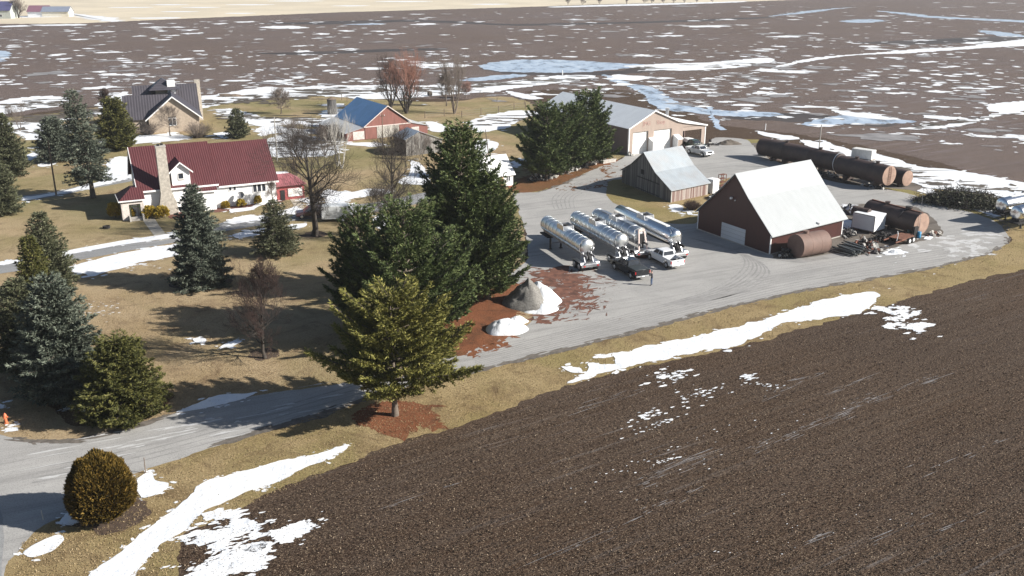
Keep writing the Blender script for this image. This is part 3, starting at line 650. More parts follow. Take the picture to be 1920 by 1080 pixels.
wallbox(b, L_, .35, 1.0, 19.2, 19.4, 0, 4.1); wallbox(b, L_, 6, 12, 19.2, 19.4, 0, 4.1)
for u in (31.05,31.2): b.poly([L_(u,0,4.1),L_(u,0,5.2),L_(u,6.06,8.05),L_(u,12.05,5.55),L_(u,13.5,4.1)])
b.build('side_wall', mbr, sh)
def vslab(mb, f, prof, u0, u1, th=.1):
    for (v0,z0),(v1,z1) in zip(prof[:-1], prof[1:]):
        a = [(u0,v0,z0),(u1,v0,z0),(u1,v1,z1),(u0,v1,z1)]; mb.hexa([f(*p) for p in a], [f(p[0],p[1],p[2]+th) for p in a])
b = MB(); vslab(b, L_, [(-.3,5.1),(6.06,8.1),(12.1,5.6),(14.1,5.15),(19.7,4.2)], -.25, 31.5, .08); b.build('roof', msr, sh)
b = MB()
for v0,z0,v1,z1 in ((-.3,5.12,6.06,8.12),(6.06,8.12,12.1,5.62),(12.1,5.62,14.1,5.17),(14.1,5.17,19.7,4.22)):
    b.hexa([L_(-.32,v0,z0-.16),L_(-.26,v0,z0-.16),L_(-.26,v1,z1-.16),L_(-.32,v1,z1-.16)], [L_(-.32,v0,z0+.1),L_(-.26,v0,z0+.1),L_(-.26,v1,z1+.1),L_(-.32,v1,z1+.1)])
wallbox(b, L_, -.04, .3, -.06, .14, 0, 5.1); wallbox(b, L_, -.05, .36, 19.3, 19.5, 0, 4.1)
b.build('trim', M_['trim'], sh)
for v0,v1,z in ((.95,4.7,4.3),(6.1,10.6,4.35)):
    b = MB(); wallbox(b, L_, .28, .34, v0, v1, 0, z); dd = b.build('overhead_door', plain('door_panel', (.78,.78,.76), .6, 0, .03), sh)
    b = MB(); 
    for k in (1,2,3): wallbox(b, L_, .272, .29, v0, v1, z*k/4, z*k/4+.03)
    b.build('seam', M_['concrete'], dd)
for v in (5.5,11.7):
    b = MB(); b.hexa([L_(-1.5,v-.7,2.2),L_(0,v-.7,2.2),L_(0,v+.7,2.2),L_(-1.5,v+.7,2.2)], [L_(-1.5,v-.7,2.35),L_(0,v-.7,3.0),L_(0,v+.7,3.0),L_(-1.5,v+.7,2.35)])
    wallbox(b, L_, -1.5, 0, v-.72, v-.66, 0, 2.2)
    aw = b.build('entry_hood', M_['white'], sh)
    b = MB(); wallbox(b, L_, -.06, .0, v-.45, v+.45, 0, 2.1); b.build('door', M_['white'], aw)
b = MB(); b.cyl(L_(4,12.6,5.2), L_(4,12.6,7.3), .32, n=12); b.cyl(L_(4,12.6,7.3), L_(4,12.6,7.5), .42, n=12); b.build('stovepipe', M_['grey'], sh)
# faded lettering on the gable
def letters(txt, size, loc, rx, rz, mat, parent, name='lettering'):
    cu = bpy.data.curves.new(name, 'FONT'); cu.body = txt; cu.size = size; cu.extrude = .006; cu.align_x = 'CENTER'; cu.align_y = 'CENTER'
    t = bpy.data.objects.new(name, cu); dg = bpy.context.evaluated_depsgraph_get(); C.objects.link(t)
    bpy.context.view_layer.update(); me = bpy.data.meshes.new_from_object(t.evaluated_get(bpy.context.evaluated_depsgraph_get()))
    bpy.data.objects.remove(t); o = bpy.data.objects.new(name, me); C.objects.link(o); me.materials.clear(); me.materials.append(mat)
    o.location = loc; o.rotation_euler = (R(90), 0, R(rz)); o.parent = parent; return o
for tx_,v_ in (('JMG',4.2),('Shop',7.7)): letters(tx_, 1.1, L_(-.03,v_,5.75), 90, 31.4, plain('faded_red_paint', (.40,.24,.21), .8, 0, .25, 4), sh)

# --- barn with its metal roof coloured like the sky it reflects
L_ = fr((-34.27,195.13), 122, 32, (8,9))
bb = thing('barn', 'red barn with bright blue metal roof and lean-to wings behind the bare trees', 'barn', frame((-34.27,195.13),122,32)(8,9,0))
mr2 = ribbed('old_red_siding', (.21,.085,.07), 32, .35, .7, 0, .2, .02); mr3 = ribbed('old_red_siding_side', (.21,.085,.07), 122, .35, .7, 0, .2, .02)
b = MB()
for u in (0,15.5): b.poly([L_(u,.2,0),L_(u,.2,1.7),L_(u,4.4,2.65),L_(u,9.59,6.4),L_(u,14.7,2.75),L_(u,18.9,1.7),L_(u,18.9,0)])
b.poly([L_(0,.2,0),L_(0,.2,1.7),L_(15.5,.2,1.7),L_(15.5,.2,0)]); b.poly([L_(0,18.9,0),L_(0,18.9,1.7),L_(15.5,18.9,1.7),L_(15.5,18.9,0)])
o = b.build('wall', [mr2, mr3], bb); o.data.polygons.foreach_set('material_index', [0,0,1,1])
b = MB(); vslab(b, L_, [(4.1,2.7),(9.59,6.6),(14.9,2.85)], -.3, 15.9, .08); b.build('main_roof', ribbed('sky_tint_roofing', (.27,.50,.78), 122, .6, .40, .2, .1, .02), bb)  # reflected blue sky put into the colour of bare metal
b = MB(); vslab(b, L_, [(-.2,1.65),(4.5,2.7)], -.2, 15.7, .06); vslab(b, L_, [(14.6,2.75),(19.2,1.68)], -.2, 15.7, .06); b.build('lean_to_roof', ribbed('pale_lean_roofing', (.55,.56,.57), 122, .5, .5, .2, .1, .02), bb)
b = MB(); wallbox(b, L_, -.08, 0, 7.0, 12.1, .1, 2.5); b.build('plank_door', planks('pale_planks', (.24,.22,.20), (.36,.34,.31), (.46,.44,.40), 32, .3), bb)
for v0,v1,z0,z1 in ((1.6,4.1,.2,1.9),(15,16.8,.4,1.7)): b = MB(); wallbox(b, L_, -.08, 0, v0, v1, z0, z1); b.build('pale_panel', plain('chalky_paint', (.50,.46,.44), .9, 0, .2, 3), bb)
b = MB(); wallbox(b, L_, -.10, 0, 4.3, 6.9, .1, 2.5); b.build('sliding_door', mr2, bb)
b = MB(); wallbox(b, L_, -.14, 0, 4.0, 14.9, 2.55, 2.72); 
for (v0,z0),(v1,z1) in (((4.0,2.6),(9.59,6.55)),((9.59,6.55),(15.0,2.75))):
    b.hexa([L_(-.34,v0,z0),L_(-.3,v0,z0),L_(-.3,v1,z1),L_(-.34,v1,z1)], [L_(-.34,v0,z0+.2),L_(-.3,v0,z0+.2),L_(-.3,v1,z1+.2),L_(-.34,v1,z1+.2)])
b.build('trim', plain('pink_trim', (.60,.53,.50), .8), bb)

# --- small weathered shed
L_ = fr((-20.24,180.1), 122, 32, (2.5,4))
ws = thing('shed', 'small grey plank shed with pale tin roof in front of the blue-roofed barn', 'shed', frame((-20.24,180.1),122,32)(2.5,4,0))
b = MB(); 
for u in (0,5): b.poly([L_(u,0,0),L_(u,0,3.2),L_(u,2.9,4.4),L_(u,7.8,2.4),L_(u,7.8,0)])
b.poly([L_(0,0,0),L_(0,0,3.2),L_(5,0,3.2),L_(5,0,0)]); b.poly([L_(0,7.8,0),L_(0,7.8,2.4),L_(5,7.8,2.4),L_(5,7.8,0)])
b.build('wall', planks('grey_shed_planks', (.10,.095,.09), (.20,.19,.18), (.30,.29,.27), 32, .25), ws)
b = MB(); vslab(b, L_, [(-.3,3.15),(2.9,4.5),(8.1,2.4)], -.25, 5.3, .07); b.build('roof', ribbed('shed_tin', (.42,.48,.55), 122, .5, .4, .4, .12, .02), ws)
b = MB(); wallbox(b, L_, -.06, 0, 1.2, 2.6, 0, 2.2); b.build('door', planks('door_planks', (.13,.12,.11), (.2,.19,.18), (.25,.24,.22), 32, .2), ws)

# --- little white shed beside the big pines
N0 = frame((0.18,154.56),122,32)(0,-6.2,0)
L_ = fr(N0, 122, 32, (2.7,3)); wt = thing('shed', 'little white shed with snowy white roof half hidden behind the tallest pine', 'shed', frame(N0,122,32)(2.7,3,0))
b = MB(); prf = [(0,2.3),(2.7,4.9),(5.4,2.3)]; shell(b, L_, prf, 0, 6.2); b.build('wall', plain('white_clapboard', (.76,.76,.74), .7, 0, .04), wt)
b = MB(); roof_slabs(b, L_, [(-.35,2.0),(2.7,4.95),(5.75,2.0)], -.25, 6.5, .08); b.build('roof', ribbed('white_tin', (.80,.81,.82), 32, .5, .5, 0, .03, .01), wt)
window(wt, L_, 'v', 5.0, 5.6, 1.1, 1.8, 0, -1, mull=1)
b = MB(); wallbox(b, L_, -.05, 0, 3.4, 4.3, 0, 2.0); b.build('door', plain('tan_door', (.40,.24,.15), .7), wt)
b = MB(); wallbox(b, L_, -.05, 5.45, -.05, 6.25, -.1, .25); b.build('brick_base', plain('red_brick', (.26,.09,.06), .9, 0, .2, 6), wt)

# --- farmhouse with the red roof
HN = (-54.31,135.61); L_ = fr(HN, 116.3, 26.3, (6,10))
hs = thing('farmhouse', 'white farmhouse with long maroon ribbed metal roof, stone chimney and dormer', 'house', frame(HN,116.3,26.3)(6,10,0))
mroof = ribbed('maroon_roofing', (.10,.030,.033), 26.3, .52, .5, .1, .1, .04); mroofs = ribbed('maroon_roofing_side', (.10,.030,.033), 116.3, .52, .5, .1, .1, .04)
msid = plain('white_siding', (.78,.79,.80), .6, 0, .03, 1)
b = MB()
pl = [(0,4.0),(6.2,9.0),(12.4,4.0)]; pr = [(0,3.55),(6.1,8.65),(12.2,3.55)]
shell(b, L_, pl, 0, 10.9); shell(b, L_, pr, 10.9, 19.7)
wallbox(b, L_, -.9, 0, 7.3, 10.4, 0, 3.1)
b.build('wall', msid, hs)
b = MB(); roof_slabs(b, L_, [(-.45,3.68),(6.2,9.05),(12.9,3.68)], -.45, 11.05, .10); o = b.build('main_roof', mroof, hs)
b = MB(); roof_slabs(b, L_, [(-.4,3.28),(6.1,8.7),(12.6,3.28)], 10.9, 20.1, .10); b.build('wing_roof', mroof, hs)
b = MB(); roof_slabs(b, L_, [(-1.25,3.0),(0,3.65)], 7.1, 10.7, .07); b.build('bay_roof', mroof, hs)
b = MB()   # eave fascia and rakes
wallbox(b, L_, -.52, -.44, -.45, 11.1, 3.55, 3.80); wallbox(b, L_, -.47, -.40, 11.1, 20.1, 3.15, 3.40); wallbox(b, L_, -1.32, -1.24, 7.1, 10.7, 2.88, 3.08)
for (u0,z0),(u1,z1) in (((-.45,3.6),(6.2,8.97)),((6.2,8.97),(12.9,3.6))):
    b.hexa([L_(u0,-.52,z0-.1),L_(u1,-.52,z1-.1),L_(u1,-.45,z1-.1),L_(u0,-.45,z0-.1)], [L_(u0,-.52,z0+.22),L_(u1,-.52,z1+.22),L_(u1,-.45,z1+.22),L_(u0,-.45,z0+.22)])
b.build('fascia', M_['trim'], hs)
# dormer
b = MB(); wallbox(b, L_, -.08, 3.2, 4.55, 7.15, 0, 6.3); b.poly([L_(-.08,4.55,6.3),L_(-.08,5.85,7.45),L_(-.08,7.15,6.3)]); dm = b.build('dormer', msid, hs)
b = MB()
for v0,z0,v1,z1 in ((4.1,5.95,5.85,7.5),(5.85,7.5,7.6,5.95)):
    b.hexa([L_(-.5,v0,z0),L_(4.4,v0,z0),L_(4.4,v1,z1),L_(-.5,v1,z1)], [L_(-.5,v0,z0+.1),L_(4.4,v0,z0+.1),L_(4.4,v1,z1+.1),L_(-.5,v1,z1+.1)])
b.build('roof', mroofs, dm)
b = MB()
for v0,z0,v1,z1 in ((4.1,5.92,5.85,7.47),(5.85,7.47,7.6,5.92)):
    b.hexa([L_(-.56,v0,z0-.08),L_(-.5,v0,z0-.08),L_(-.5,v1,z1-.08),L_(-.56,v1,z1-.08)], [L_(-.56,v0,z0+.14),L_(-.5,v0,z0+.14),L_(-.5,v1,z1+.14),L_(-.56,v1,z1+.14)])
b.build('fascia', M_['trim'], dm)
window(hs, L_, 'v', 5.5, 6.2, 5.05, 5.85, -.08, -1)
b = MB(); wallbox(b, L_, -.14, -.09, 5.45, 6.25, 4.8, 5.0); b.build('sill', M_['concrete'], hs)
window(hs, L_, 'v', 12.6, 12.95, 2.5, 3.15, 0, -1); window(hs, L_, 'v', 13.25, 13.6, 2.5, 3.15, 0, -1)
for k in range(3): window(hs, L_, 'v', 16.2+k*.68, 16.72+k*.68, 1.9, 3.1, 0, -1)
window(hs, L_, 'v', 5.0, 6.6, .35, .85, -.08, -1)
window(hs, L_, 'u', 4.5, 5.3, 5.2, 6.2, 0, -1)
# chimney with curved shoulders
b = MB(); pc = [(2.2,0),(4.9,0),(4.85,1.2),(4.7,2.1),(4.35,2.9),(4.2,3.6),(4.1,10.1),(2.75,10.1),(2.7,3.2),(2.55,2.5),(2.3,1.2)]
n_ = len(pc); b.add([L_(-1.0,v,z) for v,z in pc]+[L_(.15,v,z) for v,z in pc], [tuple(range(n_))[::-1], tuple(range(n_,2*n_))]+[(i,(i+1)%n_,(i+1)%n_+n_,i+n_) for i in range(n_)])
ch = b.build('chimney', M_['stone'], hs)
b = MB(); wallbox(b, L_, -1.06, .2, 2.68, 4.16, 10.1, 10.25); b.build('cap', M_['concrete'], ch)
b = MB(); wallbox(b, L_, -.85, -.5, 2.95, 3.3, 10.25, 10.5); wallbox(b, L_, -.4, -.05, 3.5, 3.85, 10.25, 10.5); b.build('flue', M_['dark'], ch)
# porch
b = MB(); 
wallbox(b, L_, -1.7, -.4, -2.9, -1.9, 0, 2.9); wallbox(b, L_, -1.7, 3.2, -2.95, -2.8, 0, 2.9); wallbox(b, L_, -1.7, -.4, -.35, .12, 0, 2.9); wallbox(b, L_, -1.7, -.4, -1.9, -.35, 2.3, 2.9); wallbox(b, L_, -.5, -.42, -1.9, -.35, 0, 2.3)
pw = b.build('porch', plain('porch_stone', (.60,.54,.50), .9, 0, .12, 3), hs)
b = MB(); e = [L_(-2.0,-3.25,2.95),L_(-2.0,.35,2.95),L_(3.4,.35,2.95),L_(3.4,-3.25,2.95)]; r1 = L_(.0,-1.3,4.35); r2 = L_(1.6,-1.3,4.35); r3 = L_(0,.3,4.35)
b.add(e+[r1,r2,r3,L_(1.6,.3,4.35)], [(0,1,6,4),(0,4,5,3),(3,5,7,2),(4,6,7,5),(3,2,1,0)]); b.build('roof', mroof, pw)
b = MB(); wallbox(b, L_, -2.06, -2.0, -3.3, .35, 2.8, 2.98); wallbox(b, L_, -2.0, 3.4, -3.31, -3.25, 2.8, 2.98); b.build('fascia', M_['trim'], pw)
b = MB(); wallbox(b, L_, -.56, -.5, -1.55, -.75, .3, 2.2); b.build('front_door', M_['trim'], pw)
b = MB(); wallbox(b, L_, -1.76, -1.7, -1.85, -1.7, .3, 2.2); wallbox(b, L_, -1.76, -1.7, -.55, -.4, .3, 2.2); wallbox(b, L_, -1.76, -1.7, -1.8, -.45, 1.9, 2.05); b.build('garland', plain('dark_garland', (.03,.04,.02), .9), pw)
b = MB(); wallbox(b, L_, -2.6, -1.7, -1.9, -.3, 0, .3); wallbox(b, L_, -2.2, -1.7, -1.9, -.3, .3, .45); wallbox(b, L_, -2.9, -1.7, -.32, -.1, 0, .9); wallbox(b, L_, -2.9, -1.7, -2.1, -1.9, 0, .7); b.build('steps', M_['concrete'], pw)
# satellite dish on the wall
b = MB(); b.lathe(L_(-.9,14.1,1.7), L_(-1.1,14.0,1.9), [(0,.05),(.3,.35),(1,.6)], 16, False); b.tube([L_(0,14.1,1.2),L_(-.85,14.1,1.2),L_(-.95,14.1,1.75)], .04)
b.build('satellite_dish', M_['grey'], hs)
# low red entry wing at the right end
L2 = L_; b = MB(); wallbox(b, L2, .5, 5.5, 19.7, 24.2, 0, 2.3); en = b.build('entry_wing', plain('entry_red', (.30,.07,.07), .8, 0, .25, 4), hs)
b = MB(); b.add([L2(0,19.7,2.3),L2(0,24.6,2.3),L2(6,24.6,2.3),L2(6,19.7,2.3),L2(3,19.7,3.7),L2(3,22.6,3.7)], [(0,1,5,4),(1,2,5),(2,3,4,5),(3,2,1,0)]); b.build('roof', ribbed('rose_roof', (.28,.10,.11), 26.3, .5, .5), en)
b = MB(); wallbox(b, L2, .42, .5, 21.6, 23.9, .45, 1.75); b.build('white_lattice', ribbed('lattice', (.72,.70,.68), 26.3, .3, .7), en)
b = MB(); wallbox(b, L2, .42, .5, 20.4, 21.1, .0, 1.6); b.build('door', M_['dark'], en)
b = MB(); wallbox(b, L2, 5.0, 9.0, 20.0, 23.5, 0, 2.6); wallbox(b, L2, 4.9, 9.1, 19.9, 23.6, 2.6, 2.75); b.build('back_porch', msid, hs)

# --- grey-roofed brick house farther back
HN2 = (-78.32,205.2); L_ = fr(HN2, 110, 20, (10,3))
h2 = thing('brick_house', 'buff brick house with dark grey standing seam roof beyond the farmhouse', 'house', frame(HN2,110,20)(10,3,0))
mbk = plain('buff_brick', (.40,.33,.26), .9, 0, .12, 2.5); mg1 = ribbed('grey_roofing', (.085,.078,.09), 20, .9, .45, .2, .1, .05); mg2 = ribbed('grey_roofing_side', (.075,.07,.085), 110, .9, .45, .2, .1, .05)
b = MB(); 
for u in (0,13): b.poly([L_(u,0,0),L_(u,0,3.2),L_(u,5.2,7.5),L_(u,10.4,3.2),L_(u,10.4,0)])
b.poly([L_(0,10.4,0),L_(0,10.4,3.2),L_(13,10.4,3.2),L_(13,10.4,0)])
p2 = [(1.2,3.1),(6.2,7.2),(11.2,3.1)]; shell(b, L_, p2, -4.6, 4)
p3 = [(9,3.4),(14,8.4),(19,3.4)]; shell(b, L_, p3, -2.6, 10.6)
wallbox(b, L_, 11, 15, 2, 6, 3, 8.6)
b.build('wall', mbk, h2)
b = MB(); roof_slabs(b, L_, [(.7,2.8),(6.2,7.3),(11.2,3.1)], -5.0, 4.5, .1); roof_slabs(b, L_, [(8.6,3.1),(14,8.5),(19.4,3.1)], -3.0, 11, .1); b.build('side_roof', mg1, h2)
b = MB(); vslab(b, L_, [(-.7,2.75),(5.2,7.6),(11.1,2.75)], -.5, 13, .1); b.build('front_roof', mg2, h2)
b = MB(); e = [L_(9.5,0.6,7.9),L_(9.5,7.4,7.9),L_(16.5,7.4,7.9),L_(16.5,0.6,7.9)]; b.add(e+[L_(12.2,3.6,10.2),L_(13.8,3.6,10.2)], [(0,1,4),(1,2,5,4),(2,3,5),(3,0,4,5),(3,2,1,0)]); b.build('hip_roof', mg2, h2)
b = MB()
for v0,z0,v1,z1 in ((-.7,2.6,5.2,7.45),(5.2,7.45,11.1,2.6)):
    b.hexa([L_(-.6,v0,z0),L_(-.5,v0,z0),L_(-.5,v1,z1),L_(-.6,v1,z1)], [L_(-.6,v0,z0+.3),L_(-.5,v0,z0+.3),L_(-.5,v1,z1+.3),L_(-.6,v1,z1+.3)])
b.build('fascia', M_['trim'], h2)
b = MB(); wallbox(b, L_, 10.2, 11.6, 4.6, 6.3, 7, 9.9); b.build('white_chimney', M_['white'], h2)
b = MB(); wallbox(b, L_, 14.5, 15.6, 10.6, 11.8, 0, 9.3); b.build('stone_chimney', M_['stone'], h2)
window(h2, L_, 'v', 4.1, 5.5, 1.5, 3.0, 0, -1, mull=1)
b = MB(); wallbox(b, L_, -.06, 0, 4.0, 5.6, 3.1, 3.35); b.build('lintel', M_['dark'], h2)

# --- far homestead at the upper left
def smallhouse(label, cat, px, py, va, wv, du, ze, zr, wm, rm, nm='farmhouse', gap=1):
    n = G(px,py); g = frame((n.x,n.y), va+90, va); c = g(du/2,wv/2,0); l = lambda u,v,z: (g(u,v,z)[0]-c[0], g(u,v,z)[1]-c[1], z)
    t = thing(nm, label, cat, c); b = MB(); shell(b, l, [(0,ze),(du/2,zr),(du,ze)], 0, wv); b.build('wall', wm, t)
    b = MB(); roof_slabs(b, l, [(-.5,ze-.2),(du/2,zr+.05),(du+.5,ze-.2)], -.4, wv+.4, .15); b.build('roof', rm, t)
    for k in range(int(wv/4.5)):
        if gap: window(t, l, 'v', 1.5+k*4.5, 2.9+k*4.5, 1.2, 2.6, 0, -1)
    return t, l
smallhouse('two-tone house with dark blue roof at the far upper left edge', 'house', -60, 35.5, 3, 26, 12, 5.0, 10, plain('grey_green_siding', (.42,.45,.42), .8), plain('navy_roof', (.07,.07,.16), .6))
smallhouse('far low shed with dull purple-red roof near the upper left corner', 'shed', 52.5, 31.5, 2, 12.5, 9, 3.2, 6.6, M_['white'], plain('plum_roof', (.20,.10,.14), .6), 'shed', 0)
smallhouse('far low shed with slate blue roof right of the purple-roofed one', 'shed', 79, 31.5, 2, 17, 8, 3.2, 6.0, plain('cream_wall', (.66,.62,.52), .8), plain('slate_roof', (.20,.23,.30), .6), 'shed', 0)

# ------------------------------------------------------------ steel tanks in the yard
mtank = NT('brown_tank_paint'); _v = mtank.noise(mtank.pos(), .8, 6, .65)
_c = mtank.ramp(_v, [(.3,(.045,.029,.026)),(.55,(.065,.043,.038)),(.75,(.09,.058,.048))]); _v2 = mtank.noise(mtank.pos(scale=(1,1,.3)), 2.2, 5, .7)
M_['tank'] = mtank.fin(mtank.mix(mtank.ramp(_v2, [(.55,0.0),(.72,.55)]), _c, (.11,.055,.035)), .6, 0)
M_['sunlit_end'] = plain('sunlit_tank_end', (.30,.20,.155), .8, 0, .2, 1.2)  # sunlight on the end put into a paler colour than the shaded shell
def tank(label, p0, p1, r, group=None, ends=None, legs=2, flat=True, name='storage_tank', ribs=0, hatch=1, mat=None, endmat=(None,None)):
    """p0,p1: ends of the axis (Vectors, with z)"""
    p0, p1 = Vector(p0), Vector(p1); c = (p0+p1)/2; L = (p1-p0).length; az = math.atan2(p1.y-p0.y, p1.x-p0.x)
    t = thing(name, label, 'tank', (c.x,c.y,0), az, group); z = c.z; h = L/2
    b = MB(); d = .04 if flat else r*.3
    b.lathe((-h,0,z),(h,0,z), [(0,r),(.002,r+.015),(.004,r),(.33,r),(.332,r+.012),(.334,r),(.66,r),(.662,r+.012),(.664,r),(.996,r),(.998,r+.015),(1,r)], 36, False)
    b.build('shell', mat or M_['tank'], t, 30)
    for s, em in ((-1,endmat[0]),(1,endmat[1])):
        b = MB(); b.lathe((s*h,0,z),(s*(h+d),0,z), [(0,r*.995),(.3,r*.93),(.7,r*.6),(1,r*.02)], 36); b.build('end_cap', em or mat or M_['tank'], t, 30)
    for k in range(hatch):
        x = -h*.35+k*h*.85; b = MB(); b.cyl((x,0,z+r-.06),(x,0,z+r+.28), .32, n=14); b.cyl((x,0,z+r+.28),(x,0,z+r+.34), .38, n=14); b.build('manhole', mat or M_['tank'], t, 30)
    for k in range(legs):
        x = -h*.62+k*(1.24*h/max(1,legs-1)); b = MB()
        b.ext([(-r*.75,0),(r*.75,0),(r*.75,z-r*.35)]+[(r*math.cos(a), z+r*math.sin(a)) for a in np.linspace(-.55,-math.pi+.55,9)]+[(-r*.75,z-r*.35)], 'x', x-.16, x+.16)
        b.build('saddle', mat or M_['tank'], t)
    return t, h, z
def axis(pa, pb, z, r):           # photo pixels of the crown line -> axis end points
    a, b = G(*pa, z+r), G(*pb, z+r); return Vector((a.x,a.y,z)), Vector((b.x,b.y,z))
a, b_ = axis((1431,258),(1578,288), 2.1, 1.65)
t,h,z = tank('very long brown steel tank lying at the far edge of the yard', a, b_, 1.65, legs=5, flat=False, hatch=2)
b = MB(); b.lathe((h-.35,0,z),(h-.2,0,z), [(0,1.69),(1,1.69)], 36, False); b.build('white_band', M_['trim'], t)
a, b_ = axis((1578,291),(1670,311), 2.35, 1.62)
t,h,z = tank('brown tank on saddles with tan end and ladder, beside the longest tank', a, b_, 1.62, legs=2, endmat=(None,M_['sunlit_end']), hatch=2)
b = MB()
for y in (-.25,.25): b.tube([(h+.12,y,z-1.6),(h+.12,y,z+1.0),(h+.05,y*.6,z+1.4)], .035)
for k in range(7): b.cyl((h+.12,-.25,z-1.3+k*.38),(h+.12,.25,z-1.3+k*.38), .025, n=6)
b.build('ladder', M_['rust'], t)
a, b_ = axis((1655,309),(1704,320), 1.5, 1.28)
tank('short dark brown tank lying just right of the one with the ladder', a, b_, 1.28, legs=2, endmat=(None,M_['sunlit_end']), hatch=0)
a, b_ = axis((1634,374),(1731,400), 1.75, 1.5)
t,h,z = tank('brown tank with dark hose fittings standing among the junk inside the loop', a, b_, 1.5, legs=3, endmat=(None,M_['sunlit_end']), hatch=2)
b = MB(); b.box(-h+.2, h-.1, -.12, .12, z+1.5, z+1.6); b.build('catwalk', M_['rust'], t)
b = MB(); b.tube([(h*.45,-.5,z+1.5),(h*.43,-1.2,z+1.15),(h*.42,-1.6,z+.5)], .05); b.cyl((h*.45,0,z+1.4),(h*.45,0,z+1.95), .4, n=14); b.build('fitting', M_['black'], t)
b = MB(); b.box(h-.1, h+.35, -1.7, -.9, .1, 1.6); b.build('pump_box', M_['dark'], t)
a, b_ = axis((1601,386),(1631,392), 2.35, .62)
t,h,z = tank('small dark red fuel tank raised on legs behind the white box', a, b_, .62, legs=0, hatch=0)
for x in (-h*.7,h*.7):
    for y in (-.5,.5): b = MB(); b.cyl((x,y*1.3,0),(x,y,z), .05, n=6); b.build('leg', M_['rust'], t)
A = G(1500,488); B_ = G(1551,478.5); A.z = B_.z = 1.5
t,h,z = tank('stout pinkish brown tank lying on the gravel beside the red barn', (A.x-.35,A.y+1.2,1.5), (B_.x-.3,B_.y+1.2,1.5), 1.5, legs=0, hatch=1, mat=plain('faded_brown_paint', (.165,.105,.086), .75, 0, .12, .9))

# ------------------------------------------------------------ wheels
def wheel(parent, x, y, r, wd, out, rimm, dual=False):
    b = MB(); w2 = wd*(1.0)
    b.lathe((x,y-w2/2,r),(x,y+w2/2,r), [(0,r*.62),(.05,r*.93),(.2,r),(.8,r),(.95,r*.93),(1,r*.62)], 20); t = b.build('wheel', M_['black'], parent, 35)
    b = MB(); yy = y+out*w2/2; b.lathe((x,yy-out*.02,r),(x,yy+out*.03,r), [(0,r*.62),(.6,r*.58),(1,r*.5)], 18); b.cyl((x,yy,r),(x,yy+out*.08,r), r*.2, n=10)
    b.build('rim', rimm, t, 35); return t
M_['chrome'] = plain('polished_aluminium', (.86,.87,.88), .24, 1, .04, 1)
M_['steel'] = plain('stainless_steel', (.78,.80,.81), .36, 1, .07, .8, obj=True, bump=.012)
M_['alu'] = plain('aluminium', (.62,.63,.65), .35, .9, .1, 2)
M_['wheelrim'] = plain('alloy_rim', (.65,.66,.68), .3, .9, .05, 3)
M_['red_lamp'] = plain('red_lamp', (.45,.02,.02), .3, 0, .05, 3)
M_['lamp'] = plain('clear_lamp', (.75,.76,.78), .15, .3, .05, 3)

